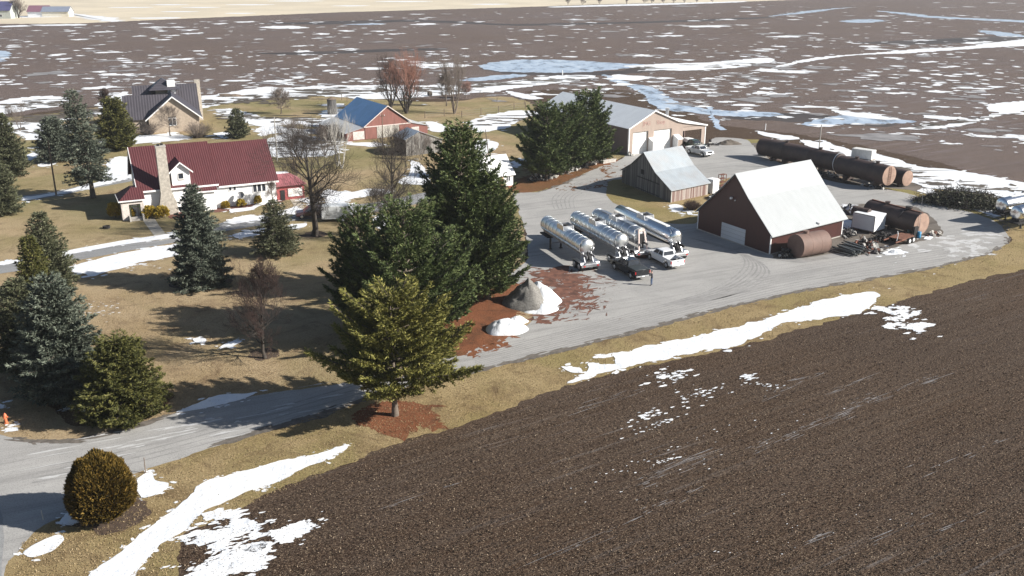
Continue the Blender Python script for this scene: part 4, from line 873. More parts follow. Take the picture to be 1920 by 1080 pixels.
# ------------------------------------------------------------ tank trailers
def trailer(label, ftop, rtop, r=.98, ribs=10, kind='drop', topz=3.75, group='stainless tank trailers parked side by side', mat=None, extend=True):
    a, c = G(*ftop, topz-.0), G(*rtop, topz-.12); az = math.atan2(a.y-c.y, a.x-c.x); L = (a-c).length; m = (a+c)/2
    t = thing('tank_trailer', label, 'tank trailer', (m.x,m.y,0), az, group)
    z = topz-r; h = L/2; mat = mat or M_['steel']; n = 30
    b = MB(); b.lathe((-h,0,z),(h,0,z), [(-.035,r*.25),(-.03,r*.6),(-.017,r*.88),(0,r),(1,r),(1.012,r*.9),(1.022,r*.6),(1.026,r*.2)], n, True); b.build('tank', mat, t, 40)
    for k in range(ribs+1):
        x = -h+L*k/ribs if ribs else 0
        if ribs:
            b = MB(); b.lathe((x-.06,0,z),(x+.06,0,z), [(0,r),(.1,r+.055),(.9,r+.055),(1,r)], n, False); b.build('rib', M_['chrome'], t, 40)
    # manway box and walkway
    b = MB(); x0 = h*.05
    for s in (-1,1): b.ext([(x0-1.1,z+r*.55),(x0+1.1,z+r*.55),(x0+.85,z+r+.32),(x0-.85,z+r+.32)], 'y', s*r*.72-.02, s*r*.72+.02)
    b.box(x0-.85,x0-.8,-r*.7,r*.7,z+r*.7,z+r+.28); b.box(x0+.8,x0+.85,-r*.7,r*.7,z+r*.7,z+r+.28)
    b.build('spill_box', M_['alu'], t)
    b = MB(); b.cyl((x0,0,z+r-.05),(x0,0,z+r+.22), .3, n=16); b.cyl((x0,0,z+r+.22),(x0,0,z+r+.27), .34, n=16); b.build('manway', M_['dark'], t, 30)
    if kind in ('jacket','smooth'):
        b = MB(); b.box(-h*.75, h*.75, -.28, .28, z+r, z+r+.06); b.build('walkway', M_['white'] if kind=='smooth' else M_['alu'], t)
    # frame, fenders, bogie, bumper
    b = MB()
    for s in (-1,1): b.box(-h-1.3, h+.1, s*.5-.06, s*.5+.06, z-r*.98-.1, z-r*.8)
    for x in np.linspace(-h, h, 6): b.box(x-.05,x+.05,-.55,.55,z-r*1.05,z-r*.9)
    b.build('chassis', M_['dark'] if kind=='smooth' else M_['grey'], t)
    b = MB(); 
    for s in (-1,1): b.tube([(-h+.2,s*(r*.98+.06),z-.32),(h-.2,s*(r*.98+.06),z-.32)], .05)
    b.build('side_rail', M_['chrome'], t)
    xb = -h-.1
    for x in (xb-.45, xb+.85):
        b = MB(); b.cyl((x,-1.2,.52),(x,1.2,.52), .07, n=8); b.build('axle', M_['dark'], t)
        for s in (-1,1):
            wheel(t, x, s*1.0, .52, .5, s, M_['wheelrim'])
    for s in (-1,1):
        b = MB(); b.ext([(xb-1.15,.75),(xb-.95,1.12),(xb+1.25,1.12),(xb+1.5,.75),(xb+1.44,.72),(xb+1.2,1.06),(xb-.92,1.06),(xb-1.1,.72)], 'y', s*.72, s*1.27); b.build('fender', M_['alu'], t)
    b = MB(); b.box(xb-1.35, xb-1.2, -1.27, 1.27, .62, .95); b.box(xb-1.25, xb-.1, -.75, .75, .95, 1.1); b.build('rear_bumper', M_['alu'], t)
    for s in (-1,1):
        b = MB(); b.box(xb-1.40, xb-1.35, s*.9-.12, s*.9+.12, .7, .84); b.build('tail_lamp', M_['red_lamp'], t)
    if kind == 'jacket':
        b = MB()
        for s in (-1,1): b.hexa([(xb-.95,s*.62-.08,1.0),(xb-.8,s*.62-.08,1.0),(xb-.8,s*.62+.08,1.0),(xb-.95,s*.62+.08,1.0)], [(-h-.42,s*.38-.08,z+r*.75),(-h-.3,s*.38-.08,z+r*.75),(-h-.3,s*.38+.08,z+r*.75),(-h-.42,s*.38+.08,z+r*.75)])
        b.box(-h-.45,-h-.28,-.46,.46,z+r*.65,z+r*.9); b.build('rear_frame', plain('pinkish_primer', (.62,.50,.46), .6), t)
        b = MB(); b.box(-h-.5, -h-.3, -.33, .33, 1.2, z+.3); b.build('rear_cabinet', M_['dark'], t)
    else:
        b = MB()
        for s in (-1,1): b.ext([(-h-.9,1.1),(-h+.3,1.1),(-h+.3,z-.2),(-h-.05,z-.35)], 'y', s*.55-.04, s*.55+.04)
        b.build('rear_support', M_['alu'], t)
        b = MB(); b.cyl((-h-.25,0,z-r*.5),(-h-.75,0,1.25), .12, n=10); b.cyl((-h-.75,-.2,1.25),(-h-.75,.2,1.25), .16, n=10); b.build('discharge_valve', M_['dark'], t)
    # front: upper coupler plate and landing gear
    b = MB(); b.box(h-2.0, h+.6, -.85, .85, 1.32, 1.5); b.hexa([(h-.6,-.5,1.5),(h-.1,-.5,1.5),(h-.1,.5,1.5),(h-.6,.5,1.5)],[(h-.5,-.5,z-r*.8),(h-.3,-.5,z-r*.8),(h-.3,.5,z-r*.8),(h-.5,.5,z-r*.8)]); b.build('coupler_plate', M_['dark'], t)
    for s in (-1,1):
        b = MB(); b.box(h-2.75, h-2.55, s*.75-.09, s*.75+.09, .08, 1.5); b.box(h-2.85, h-2.45, s*.75-.2, s*.75+.2, 0, .08); b.build('landing_leg', M_['dark'], t)
    b = MB(); b.box(h-2.72, h-2.6, -.75, .75, .8, .9); b.box(h-3.6,h-2.9,-.9,-.35,.9,1.5); b.build('brace', M_['grey'], t)
    b = MB(); b.cyl((-h*.45,-1.0,1.35),(h*.35,-1.0,1.35), .13, n=10); b.build('hose_tube', M_['alu'], t, 30)
    b = MB()
    for y in (.42,.78): b.tube([(-h-.12,y,1.0),(-h-.14,y,z+r*.8),(-h+.4,y*.8,z+r+.05)], .025)
    for k in range(8): b.cyl((-h-.13,.42,1.2+k*.3),(-h-.13,.78,1.2+k*.3), .02, n=5)
    b.build('ladder', M_['alu'], t)
    b = MB(); b.box(-h-.08+.9,-h-.08+1.9,-1.02,-.97,.55,1.0); b.build('mud_flap_box', M_['dark'], t)
    return t
trailer('ribbed stainless tank trailer nearest the dark pines, first from the left', (1027,405), (1100,450))
trailer('ribbed stainless tank trailer with chrome domed rear, second from the left', (1082,396), (1165,440))
trailer('duller banded tank trailer with pink upright frame at its rear', (1122,391), (1200,429), ribs=7, kind='jacket', mat=plain('dull_jacket', (.62,.64,.66), .40, 1, .14, .7, obj=True, bump=.01))
trailer('longest smooth polished tank trailer, nearest the plank barn', (1163,384), (1267,432), r=1.0, ribs=0, kind='smooth', mat=M_['chrome'])
trailer('mirror-bright tank trailer at the right edge beside the brush pile', (1881,371), (1985,352), r=1.0, ribs=0, kind='smooth', group='stainless tank trailers at the right edge', mat=M_['chrome'])
trailer('nearer bright tank trailer at the right edge, partly out of frame', (1909,386), (2020,366), r=1.0, ribs=0, kind='smooth', group='stainless tank trailers at the right edge', mat=M_['chrome'])

# ------------------------------------------------------------ pickups and car
def carpaint(name, col, rough=.25):
    m = NT(name); m.p.inputs['Coat Weight'].default_value = .6; m.p.inputs['Coat Roughness'].default_value = .06
    v = m.noise(m.pos(obj=True), 1.5, 4); return m.fin(m.mix(v, tuple(x*.9 for x in col), tuple(min(1,x*1.08) for x in col)), rough, 0)
def pickup(label, loc, az, paint, tonneau=None, cab=(1.35,-1.0), rimm=None, sc=1.0, bedm=None, group=None, topper=False, name='pickup_truck', cat='pickup', open_door=False):
    t = thing(name, label, cat, (loc[0],loc[1],0), az, group, sc)
    cf, cr = cab; W = .98
    def arch(cx, r=.52): return [(cx-r*math.cos(a), .52+r*math.sin(a)) for a in np.linspace(0.0, math.pi, 9)]
    side_f = [(cr,.48)]+arch(1.85)+[(2.45,.45),(2.92,.55),(2.95,.95),(2.82,1.12),(2.3,1.20),(cf,1.26),(cr,1.26)]
    b = MB(); b.ext(side_f, 'y', -W, W); b.build('body', paint, t, bevel=.05)
    b = MB()
    side_r = [(-2.9,.55)]+arch(-1.8)+[(cr,.48),(cr,1.27),(-2.9,1.25)]
    for s in (-1,1): b.ext(side_r, 'y', s*(W-.1), s*W)
    b.box(cr-.06, cr, -W, W, .6, 1.27); b.box(-2.88, cr, -.88, .88, .62, .72)
    b.build('bed', paint, t)
    b = MB(); b.box(-2.95,-2.86,-.88,.88,.62,1.25); tg = b.build('tailgate', paint, t, bevel=.02)
    b = MB(); b.box(-2.965,-2.95,-.12,.12,1.06,1.13); b.build('handle', M_['black'], tg)
    b = MB(); b.box(-2.80,cr-.06,-.88,.88,.721,.74); b.build('bed_liner', M_['black'], t)
    if tonneau: b = MB(); b.box(-2.86, cr-.02, -.93, .93, 1.27, 1.31); b.build('tonneau_cover', tonneau, t, bevel=.02)
    # greenhouse
    b = MB(); zb, zt = 1.22, 1.86
    lo = [(cr,-.90,zb),(cf+.0,-.90,zb),(cf+.0,.90,zb),(cr,.90,zb)]; xf = cf-.75; hi = [(cr+.18,-.72,zt),(xf,-.72,zt),(xf,.72,zt),(cr+.18,.72,zt)]
    b.hexa(lo, hi); cb = b.build('cab', paint, t, bevel=.07)
    def lerp(a, c, k): return tuple(a[i]+(c[i]-a[i])*k for i in range(3))
    def pane(q, nm, off, k0=.14, k1=.84, e=.08):
        a, c, d, g = q   # bottom a-c, top g-d
        P = [lerp(lerp(a,c,e),lerp(g,d,e),k0), lerp(lerp(a,c,1-e),lerp(g,d,1-e),k0), lerp(lerp(a,c,1-e),lerp(g,d,1-e),k1), lerp(lerp(a,c,e),lerp(g,d,e),k1)]
        P = [tuple(p[i]+off[i] for i in range(3)) for p in P]; Q = [tuple(p[i]-off[i]*2 for i in range(3)) for p in P]
        bb_ = MB(); bb_.hexa(P, Q); bb_.build(nm, M_['glass'], cb)
    pane((lo[1],lo[2],hi[2],hi[1]), 'windshield', (.012,0,.012)); pane((lo[3],lo[0],hi[0],hi[3]), 'rear_window', (-.015,0,.004))
    xm = (cr+cf)/2-.1
    def split(s, x0, x1, y):
        sg = -1 if y < 0 else 1; kk = lambda x: max(0, min(1,(x-cr)/(cf-cr)))
        i0, i1 = (0,1) if y < 0 else (3,2); A_, B2 = lo[i0], lo[i1]; C_, D_ = hi[i0], hi[i1]
        pane((lerp(A_,B2,kk(x0)), lerp(A_,B2,kk(x1)), lerp(C_,D_,kk(x1)), lerp(C_,D_,kk(x0))), 'side_window', (0,sg*.012,.004), e=.05)
    for y in (-1,1): split(y, cr+.1, xm, y); split(y, xm+.06, cf-.12, y)
    for s in (-1,1):
        for x in (1.85,-1.8): wheel(t, x, s*.82, .40, .28, s, rimm or M_['wheelrim'])
        b = MB(); b.box(2.80,2.93,s*.75-.17,s*.75+.17,.86,1.04); b.build('headlight', M_['lamp'], t)
        b = MB(); b.box(-2.93,-2.83,s*.93-.06,s*.93+.055,.82,1.14); b.build('tail_light', M_['red_lamp'], t)
        b = MB(); b.box(cf-.25,cf-.05,s*1.02-.1*(s<0),s*1.02+.1*(s>0),1.25,1.42); b.build('mirror', paint, t)
        b = MB(); b.box(xm-.35,xm-.2,s*.985-.008,s*.985+.008,1.08,1.12); b.build('door_handle', M_['chrome'], t)
        b = MB(); b.box(cr+.05,1.25,s*.90-.08,s*.90+.08,.36,.42); b.build('running_board', M_['black'], t)
    b = MB(); b.box(2.88,3.02,-.92,.92,.5,.72); b.build('front_bumper', M_['chrome'], t, bevel=.03)
    b = MB(); b.box(-3.08,-2.95,-.92,.92,.48,.66); rbp = b.build('rear_bumper', M_['chrome'], t, bevel=.03)
    b = MB(); b.box(-3.095,-3.08,-.16,.16,.5,.62); b.build('licence_plate', M_['white'], rbp)
    b = MB(); b.box(2.90,2.965,-.55,.55,.76,1.06); b.build('grille', M_['black'], t)
    if topper:
        b = MB(); b.hexa([(-2.88,-.93,1.27),(cr,-.93,1.27),(cr,.93,1.27),(-2.88,.93,1.27)], [(-2.75,-.75,1.85),(cr,-.75,1.88),(cr,.75,1.88),(-2.75,.75,1.85)]); b.build('bed_topper', M_['white'], t, bevel=.04)
    return t
def place2(rear, front, wb=3.65):   # near-side wheel contact points -> centre, heading
    a, c = G(*rear), G(*front); return a, c
# white crew cab: rear wheel (1249,502), front wheel (1217,487) on its left side
def by_wheels(rearpx, frontpx, side):   # side +1: visible side is the left (y>0) side
    a, c = G(*rearpx), G(*frontpx); az = math.atan2(c.y-a.y, c.x-a.x); m = (a+c)/2
    n = Vector((math.sin(az), -math.cos(az), 0))*side*.9; p = m+n; return p, az, (c-a).length/3.65
p, az, sc = by_wheels((1249,503),(1218,487.5), 1); sc = min(1.06, max(.98, sc))
pickup('white crew cab pickup with open empty bed, parked behind the tank trailers', p, az, carpaint('white_car_paint', (.72,.74,.77)), sc=sc, group=None)
p, az, sc = by_wheels((1183,523),(1153,506), 1)
pickup('black crew cab pickup with bed cover and red taillights beside the standing man', p, az, carpaint('black_car_paint', (.010,.011,.014), .2), tonneau=plain('black_vinyl', (.035,.042,.045), .45), sc=min(1.08,max(1.0,sc)))
p, az, sc = by_wheels((1291,288),(1317,294.5), -1)
pickup('silver extended cab pickup parked outside the open shop bay', p, az, carpaint('silver_paint', (.50,.52,.54), .3), cab=(1.35,-.55), sc=1.02)
a = G(1300,279); pickup('dark green truck with white topper parked in the mouth of the shop bay', a, R(-62), carpaint('green_paint', (.02,.045,.035)), topper=True, sc=1.0)
# dark car and the cargo trailer by the house
def wagon(label, loc, az, paint):
    t = thing('parked_car', label, 'car', (loc[0],loc[1],0), az)
    b = MB(); prof = [(-2.3,.45),(-1.85,.38),(1.9,.38),(2.35,.45),(2.4,.8),(2.2,.95),(1.2,1.05),(-2.25,1.1),(-2.38,.85)]
    b.ext(prof, 'y', -.93, .93); b.build('body', paint, t, bevel=.08)
    b = MB(); b.hexa([(-2.2,-.86,1.05),(1.2,-.86,1.05),(1.2,.86,1.05),(-2.2,.86,1.05)],[(-1.8,-.66,1.68),(.35,-.66,1.68),(.35,.66,1.68),(-1.8,.66,1.68)]); g = b.build('cabin', M_['glass'], t, bevel=.05)
    b = MB(); b.hexa([(-1.85,-.70,1.63),(.42,-.70,1.63),(.42,.70,1.63),(-1.85,.70,1.63)],[(-1.75,-.64,1.71),(.3,-.64,1.71),(.3,.64,1.71),(-1.75,.64,1.71)]); b.build('roof', paint, g)
    for x in (-1.45,1.5):
        for s in (-1,1): wheel(t, x, s*.82, .36, .24, s, M_['wheelrim'])
    for s in (-1,1):
        b = MB(); b.box(2.3,2.41,s*.7-.16,s*.7+.16,.7,.84); b.build('headlight', M_['lamp'], t)
        b = MB(); b.box(-2.40,-2.3,s*.75-.14,s*.75+.14,.8,1.0); b.build('tail_light', M_['red_lamp'], t)
        b = MB(); b.box(-.2,.1,s*.935-.01,s*.935+.01,.86,.90); b.build('door_handle', M_['chrome'], t)
    return t
wagon('dark maroon car parked left of the white cargo trailer, behind the bare tree trunk', G(585,407), R(196), carpaint('maroon_paint', (.035,.010,.016)))
pc = G(630,416); t = thing('cargo_trailer', 'white enclosed cargo trailer with rounded nose parked by the driveway', 'trailer', (pc.x,pc.y+.9,0), R(8))
b = MB(); b.ext([(-2.1,.45),(1.9,.45),(2.2,.6),(2.2,1.6),(1.75,2.35),(-2.1,2.35)], 'y', -1.05, 1.05); b.build('box_body', plain('white_trailer_skin', (.60,.63,.65), .5, 0, .06, 1.2), t, bevel=.06)
for s in (-1,1): wheel(t, .9, s*1.12, .34, .22, s, M_['white'])
b = MB(); b.ext([(.35,.6),(.5,.85),(1.3,.85),(1.45,.6),(1.4,.58),(1.27,.8),(.53,.8),(.4,.58)], 'y', -1.28, -1.0); b.build('fender', M_['dark'], t)
b = MB(); b.box(-1.95,-1.75,-1.08,-1.05,1.8,2.0); b.build('side_vent', M_['black'], t)
b = MB(); b.tube([(2.2,-.6,.5),(3.3,0,.5),(2.2,.6,.5)], .05); b.cyl((3.1,0,0),(3.1,0,.7), .04); b.build('tongue', M_['dark'], t)
b = MB(); b.box(-2.14,-2.1,-.95,.95,.5,2.25); b.build('rear_door', plain('trailer_door', (.55,.58,.60), .5), t)

# ------------------------------------------------------------ the man by the black pickup
def person(label, base, az):
    t = thing('person', label, 'person', base, az)
    J = {}; E_ = []; 
    def j(k, x, y, z, r): J[k] = (Vector((x,y,z)), r)
    # facing +x, left is +y
    j('pel',0,0,.97,.135); j('sp',.0,0,1.18,.125); j('ch',.02,0,1.38,.15); j('nk',.03,0,1.55,.06); j('hd0',.05,0,1.64,.075); j('hd',.06,0,1.74,.095); j('ht',.05,0,1.83,.07)
    for s,n in ((1,'l'),(-1,'r')):
        j(n+'hip',0,s*.10,.90,.10); j(n+'kn',.03,s*.13,.50,.068); j(n+'an',-.01,s*.15,.10,.048); j(n+'to',.17,s*.17,.045,.04)
        j(n+'sh',.02,s*.20,1.46,.07); j(n+'el',.18,s*.27,1.22,.052); j(n+'wr',.30,s*.12,1.46,.036); j(n+'ha',.33,s*.08,1.54,.040)
    links = [('pel','sp'),('sp','ch'),('ch','nk'),('nk','hd0'),('hd0','hd'),('hd','ht')]
    for n in 'lr': links += [('pel',n+'hip'),(n+'hip',n+'kn'),(n+'kn',n+'an'),(n+'an',n+'to'),('ch',n+'sh'),(n+'sh',n+'el'),(n+'el',n+'wr'),(n+'wr',n+'ha')]
    for s,n in ((1,'l'),(-1,'r')):
        hp = J[n+'ha'][0]
        for k in range(4):
            a = n+'f%d'%k; c = n+'g%d'%k
            j(a, hp.x+.035, hp.y+s*(.028-.019*k), hp.z+.055+.006*(1.5-abs(k-1.5)), .010); j(c, hp.x+.03, hp.y+s*(.022-.019*k)-s*.012, hp.z+.095+.008*(1.5-abs(k-1.5)), .008)
            links += [(n+'ha',a),(a,c)]
        j(n+'th', hp.x-.01, hp.y-s*.045, hp.z+.02, .011); j(n+'ti', hp.x+.01, hp.y-s*.06, hp.z+.055, .009); links += [(n+'ha',n+'th'),(n+'th',n+'ti')]
    keys = list(J); me = bpy.data.meshes.new('body'); me.from_pydata([J[k][0] for k in keys], [(keys.index(a),keys.index(b)) for a,b in links], [])
    o = bpy.data.objects.new('body', me); C.objects.link(o)
    o.modifiers.new('skin','SKIN')
    for i,k in enumerate(keys):
        r = J[k][1]; sv_ = me.skin_vertices[0].data[i]; sv_.radius = (r*(.8 if k in('ch','sp','pel') else 1), r); sv_.use_root = (k=='pel')
    ss = o.modifiers.new('sub','SUBSURF'); ss.levels = ss.render_levels = 1
    bpy.context.view_layer.update(); m2 = bpy.data.meshes.new_from_object(o.evaluated_get(bpy.context.evaluated_depsgraph_get()))
    o.modifiers.clear(); o.data = m2; m2.shade_smooth(); o.parent = t
    skin = plain('skin', (.50,.30,.22), .6, 0, .05, 5)
    m2.materials.clear()
    for m in (skin, plain('navy_jacket', (.015,.018,.028), .8, 0, .2, 5), plain('blue_jeans', (.07,.11,.20), .85, 0, .2, 6), plain('dark_boots', (.03,.022,.018), .6)): m2.materials.append(m)
    for p_ in m2.polygons:
        c = p_.center; up = c.z
        p_.material_index = 3 if up < .12 else 2 if up < .95 else 0 if (up > 1.55 or (c.x > .27 and up > 1.44)) else 1
    b = MB(); b.ball((.035,0,1.80), .105, (1.05,.92,.62), 14, 8, .1); b.build('cap', plain('dark_cap', (.02,.02,.025), .8), t, 60)
    b = MB(); b.ball((.155,0,1.735), .02, (1,.8,1.3), 8, 6); b.build('nose', skin, o, 60)
    b = MB(); b.box(.315,.375,-.06,.06,1.60,1.66); b.build('phone', M_['black'], t)
    return t
person('man in dark jacket and blue jeans with hands raised behind the black pickup', G(1221.5,535.5), R(150))

# ------------------------------------------------------------ poles, posts, hydrant
M_['pole'] = plain('weathered_pole', (.16,.12,.09), .9, 0, .2, 2); M_['palepole'] = plain('pale_pole', (.42,.40,.37), .8, 0, .15, 2)
def pole(label, base, top, r=.13, mat='pole', arm=True, name='utility_pole', cat='pole', lamp=False):
    p = G(*base); h = HZ(*top, p); t = thing(name, label, cat, p)
    q = G(*base); px = G(top[0], top[1], h); lean = Vector((px.x-p.x, px.y-p.y, h)); lean.x = max(-.8,min(.8,lean.x)); lean.y = 0
    b = MB(); b.cyl((0,0,-.1), lean, r, r*.7, 10); b.build('post', M_[mat], t, 40)
    if arm: 
        b = MB(); b.box(lean.x-.5,lean.x+.5,-.05,.05,h-.6,h-.48); b.build('crossarm', M_[mat], t)
        for x in (-.4,.4): b = MB(); b.lathe((lean.x+x,0,h-.48),(lean.x+x,0,h-.3), [(0,.03),(.4,.07),(1,.04)], 8); b.build('insulator', M_['white'], t)
    if lamp: b = MB(); b.lathe((lean.x+.25,0,h-.1),(lean.x+.25,0,h+.15), [(0,.16),(.6,.14),(1,.05)], 10); b.build('lamp_head', M_['grey'], t)
    return t, h
pole('tall dark pole in the lawn left of the farmhouse', (105.5,366), (90,262), .14, 'pole', False)
t,h = pole('grey steel pole standing in front of the longest brown tank', (1531.5,317), (1540.5,234), .11, 'palepole', False, 'light_pole', 'pole')
b = MB(); b.box(-.2,.2,-.3,-.1,.9,1.5); b.build('meter_box', M_['white'], t)
pole('thin pale pole behind the right end of the farmhouse', (520,302), (514,219), .11, 'palepole', False)
pole('pole with small crossarm in front of the blue-roofed barn', (718,296), (716.5,212), .11, 'pole', True)
pole('leaning pole behind the little white shed', (917,294), (910,243), .10, 'pole', False)
pole('thin whip antenna rising beside the tan tank end in the loop', (1722,445), (1731,350), .03, 'grey', False, 'antenna', 'antenna')
pole('white marker post at the near side of the frozen pond', (1054.5,141), (1054.5,131.5), .2, 'white', False, 'marker_post', 'post')
pole('white field marker beyond the long tank', (1434.5,244), (1436,232), .13, 'white', False, 'marker_post', 'post')
pole('small dark reflector stake at the driveway edge right of the round bush', (273,887), (270,858), .04, 'pole', False, 'stake', 'stake')
pole('thin pale stake in the verge left of the round bush', (81,975), (77,957), .035, 'palepole', False, 'stake', 'stake')
p = G(12,794); t = thing('fire_hydrant', 'small faded orange hydrant on the lawn at the left edge', 'hydrant', p)
mo = plain('orange_paint', (.62,.16,.07), .6)
b = MB(); b.lathe((0,0,0),(0,0,.95), [(0,.17),(.06,.17),(.08,.11),(.62,.11),(.66,.15),(.74,.15),(.86,.11),(.95,.05),(1,.03)], 14); b.build('barrel', mo, t, 40)
b = MB(); b.cyl((-.22,0,.6),(.22,0,.6), .06, n=10); b.cyl((0,-.2,.55),(0,0,.55), .07, n=10); b.build('nozzle', mo, t, 40)
# fence beyond the blue-roofed barn
random.seed(5)
ft = thing('fence', 'wire fence on thin posts across the grass beyond the blue-roofed barn', 'fence', G(900,220)); o0 = G(900,220)
pts = [(797,222),(833,218),(866,221),(902,216),(935,212),(964,206),(985,204),(1010,199)]; prev = None
for x,y in pts:
    p = G(x,y)-o0; b = MB(); b.cyl((p.x,p.y,0),(p.x,p.y,1.7), .09, n=6); b.build('post', M_['pole'], ft)
    if prev:
        b = MB()
        for z in (.5,1.0,1.5): b.cyl((prev.x,prev.y,z),(p.x,p.y,z), .015, n=4)
        b.build('wire', M_['grey'], ft)
    prev = p
p1, p2 = G(935,186), G(915,172)
for k,(x,y,ty) in enumerate([(900,178,170),(906,182,173),(932,190,179),(641,188,176),(651,191,180),(983,196,187)]):
    b_ = G(x,y); t = thing('fence_post', ['lone wooden post left of the fence by the bare trees','second wooden post near the purple sapling','wooden post at the corner of the far grass','thin post behind the blue-roofed barn, leftmost','thin post behind the blue-roofed barn, second','wooden post at the grass edge before the icy field'][k], 'post', b_)
    hh = max(1.2, HZ(x, ty, b_)); b = MB(); b.cyl((0,0,0),(.03,0,hh), .10, .08, 6); b.build('post_shaft', M_['pole'], t)

# ------------------------------------------------------------ gravel pile, snow heaps
def heap(name, label, cat, c, rx, ry, h, mat, seed, cone=1.2, rough=.25, ang=0, kind=None, n=56):
    vs=[]; fs=[]; m = 22
    for i in range(m+1):
        k = i/m
        for j in range(n):
            a = 2*math.pi*j/n; e = 1+.28*noise.noise(Vector((math.cos(a)*1.2,math.sin(a)*1.2,seed)))
            x = rx*k*e*math.cos(a); y = ry*k*e*math.sin(a); z = h*(max(0,1-k**cone))
            z += h*rough*(1-k**3)*noise.fractal(Vector((x*.9+seed,y*.9,seed)), .9, 2.1, 5)
            vs.append((x*math.cos(ang)-y*math.sin(ang), x*math.sin(ang)+y*math.cos(ang), max(z,0)-.03*(i==m)))
    for i in range(m):
        for j in range(n): q=(j+1)%n; fs.append((i*n+j,(i+1)*n+j,(i+1)*n+q,i*n+q))
    b = MB(); b.add(vs, fs); o = b.build(name, mat, None, 80); o.location = (c.x,c.y,0); return tag(o, label, cat, kind=kind)
mg = NT('piled_gravel'); _n = mg.noise(mg.pos(), 5, 7, .85); _b = mg.noise(mg.pos(), .6, 4)
_c = mg.mix(mg.ramp(_b,[(.4,0.0),(.6,1.0)]), (.20,.19,.175), (.27,.26,.24)); _c = mg.mix(mg.ramp(_n,[(.36,.8),(.54,0.0)]), _c, (.06,.055,.05)); mg.bump(_n,.12)
M_['gravel'] = mg.fin(_c, .9)
heap('gravel_pile', 'conical grey gravel pile half covered by snow at the edge of the lot', 'gravel pile', G(990,566), 3.0, 3.3, 2.75, M_['gravel'], 3, .95, .12)
heap('snow_heap', 'snow bank leaning on the right side of the gravel pile', 'snow heap', G(1011,560), 2.1, 3.6, 1.95, MS['snow'], 8, 1.3, .12, R(25))
heap('snow_heap', 'low snow skirt in front of the gravel pile', 'snow heap', G(1015,580), 1.9, 1.6, .55, MS['snow'], 15, 1.8, .2, R(10))
heap('snow_heap', 'rounded plowed snow heap at the corner where the drive meets the lot', 'snow heap', G(948,618), 2.3, 1.8, .95, MS['snow'], 5, 3.0, .18, R(20))
heap('snow_heap', 'small tail of plowed snow beside the rounded heap', 'snow heap', G(968,604), 1.4, .9, .6, MS['snow'], 6, 2.0, .2, R(30))
heap('dirt_mound', 'low brown dirt mound beyond the shop bay', 'dirt mound', G(1366,270), 2.6, 1.6, .9, MS['dirt'], 9, 1.4, .2)
heap('snow_heap', 'small snow heap at the front of the junk in the loop', 'snow heap', G(1680,474), 1.1, .7, .4, MS['snow'], 19, 2.2, .2)

# ------------------------------------------------------------ white boxes, rack, junk
Nb = G(1637,440); 
def bx(a, va, u, v): return frame((a.x,a.y), va+90, va)
t = thing('truck_box', 'white box truck body standing on blocks in front of the brown tank', 'truck box', Nb)
l = lambda u,v,z: (uv(131)*u+uv(40)*v).to_tuple()[:2]+(z,)
b = MB(); b.hexa([l(0,0,.35),l(3.3,0,.35),l(3.3,2.9,.35),l(0,2.9,.35)],[l(0,0,2.55),l(3.3,0,2.55),l(3.3,2.9,2.55),l(0,2.9,2.55)]); b.build('box_shell', plain('white_box_skin', (.76,.78,.80), .5, 0, .03), t, bevel=.03)
b = MB()
for (u0,v0,u1,v1,z0,z1) in ((-.02,-.04,3.32,-.005,2.47,2.58),(-.02,-.04,3.32,-.005,.33,.43),(-.03,-.03,.06,.03,.4,2.5)): b.hexa([l(u0,v0,z0),l(u1,v0,z0),l(u1,v1,z0),l(u0,v1,z0)],[l(u0,v0,z1),l(u1,v0,z1),l(u1,v1,z1),l(u0,v1,z1)])
b.build('edge_trim', M_['grey'], t)
for u in (.5,2.8):
    b = MB(); b.hexa([l(u-.2,.2,0),l(u+.2,.2,0),l(u+.2,2.7,0),l(u-.2,2.7,0)],[l(u-.2,.2,.35),l(u+.2,.2,.35),l(u+.2,2.7,.35),l(u-.2,2.7,.35)]); b.build('skid', M_['rust'], t)
p = G(1337,362); t = thing('storage_cabinet', 'tall white upright cabinet beside the plank barn', 'cabinet', p, R(38))
b = MB(); b.box(-.75,.75,-.5,1.0,.1,2.35); b.build('cabinet_body', M_['white'], t, bevel=.03)
b = MB(); b.box(-.012,.012,-.512,-.5,.15,2.3); b.build('door_gap', M_['grey'], t)
b = MB(); b.box(-.7,.7,-.45,.95,0,.1); b.build('base', M_['dark'], t)
p = G(1356,353); t = thing('metal_rack', 'tall open metal rack standing right of the white cabinet', 'rack', p, R(38))
for x in (-.6,.6):
    b = MB(); b.box(x-.04,x+.04,-.04,.04,0,2.3); b.box(x-.04,x+.04,.6,.68,0,2.3); b.build('upright', M_['rust'], t)
for z in (.4,1.0,1.6,2.25): b = MB(); b.box(-.62,.62,-.045,-.005+.7,z,z+.05); b.box(-.03,.03,-.04,.04,z,z+.05); b.build('shelf', M_['rust'], t)
# pipe bundle
random.seed(9)
p = G(1591,474); t = thing('pipe_stack', 'stack of dark metal pipes and posts right of the stout tank', 'pipe stack', p, R(128))
mdk = [plain('dark_pipe', (.05,.055,.055), .5, .3), plain('grey_pipe', (.22,.24,.24), .5, .4)]
for k in range(34):
    row = k//10; x = (k%10)*.30-1.5+random.uniform(-.1,.1); z = .12+row*.22+random.uniform(0,.06); a = random.uniform(-.12,.12)
    b = MB(); b.cyl((-1.5+random.uniform(-.3,.3), x-a, z),(1.5+random.uniform(-.3,.4), x+a, z+random.uniform(0,.25)), .075, n=7); b.build('pipe', mdk[k%3==0], t, 40)
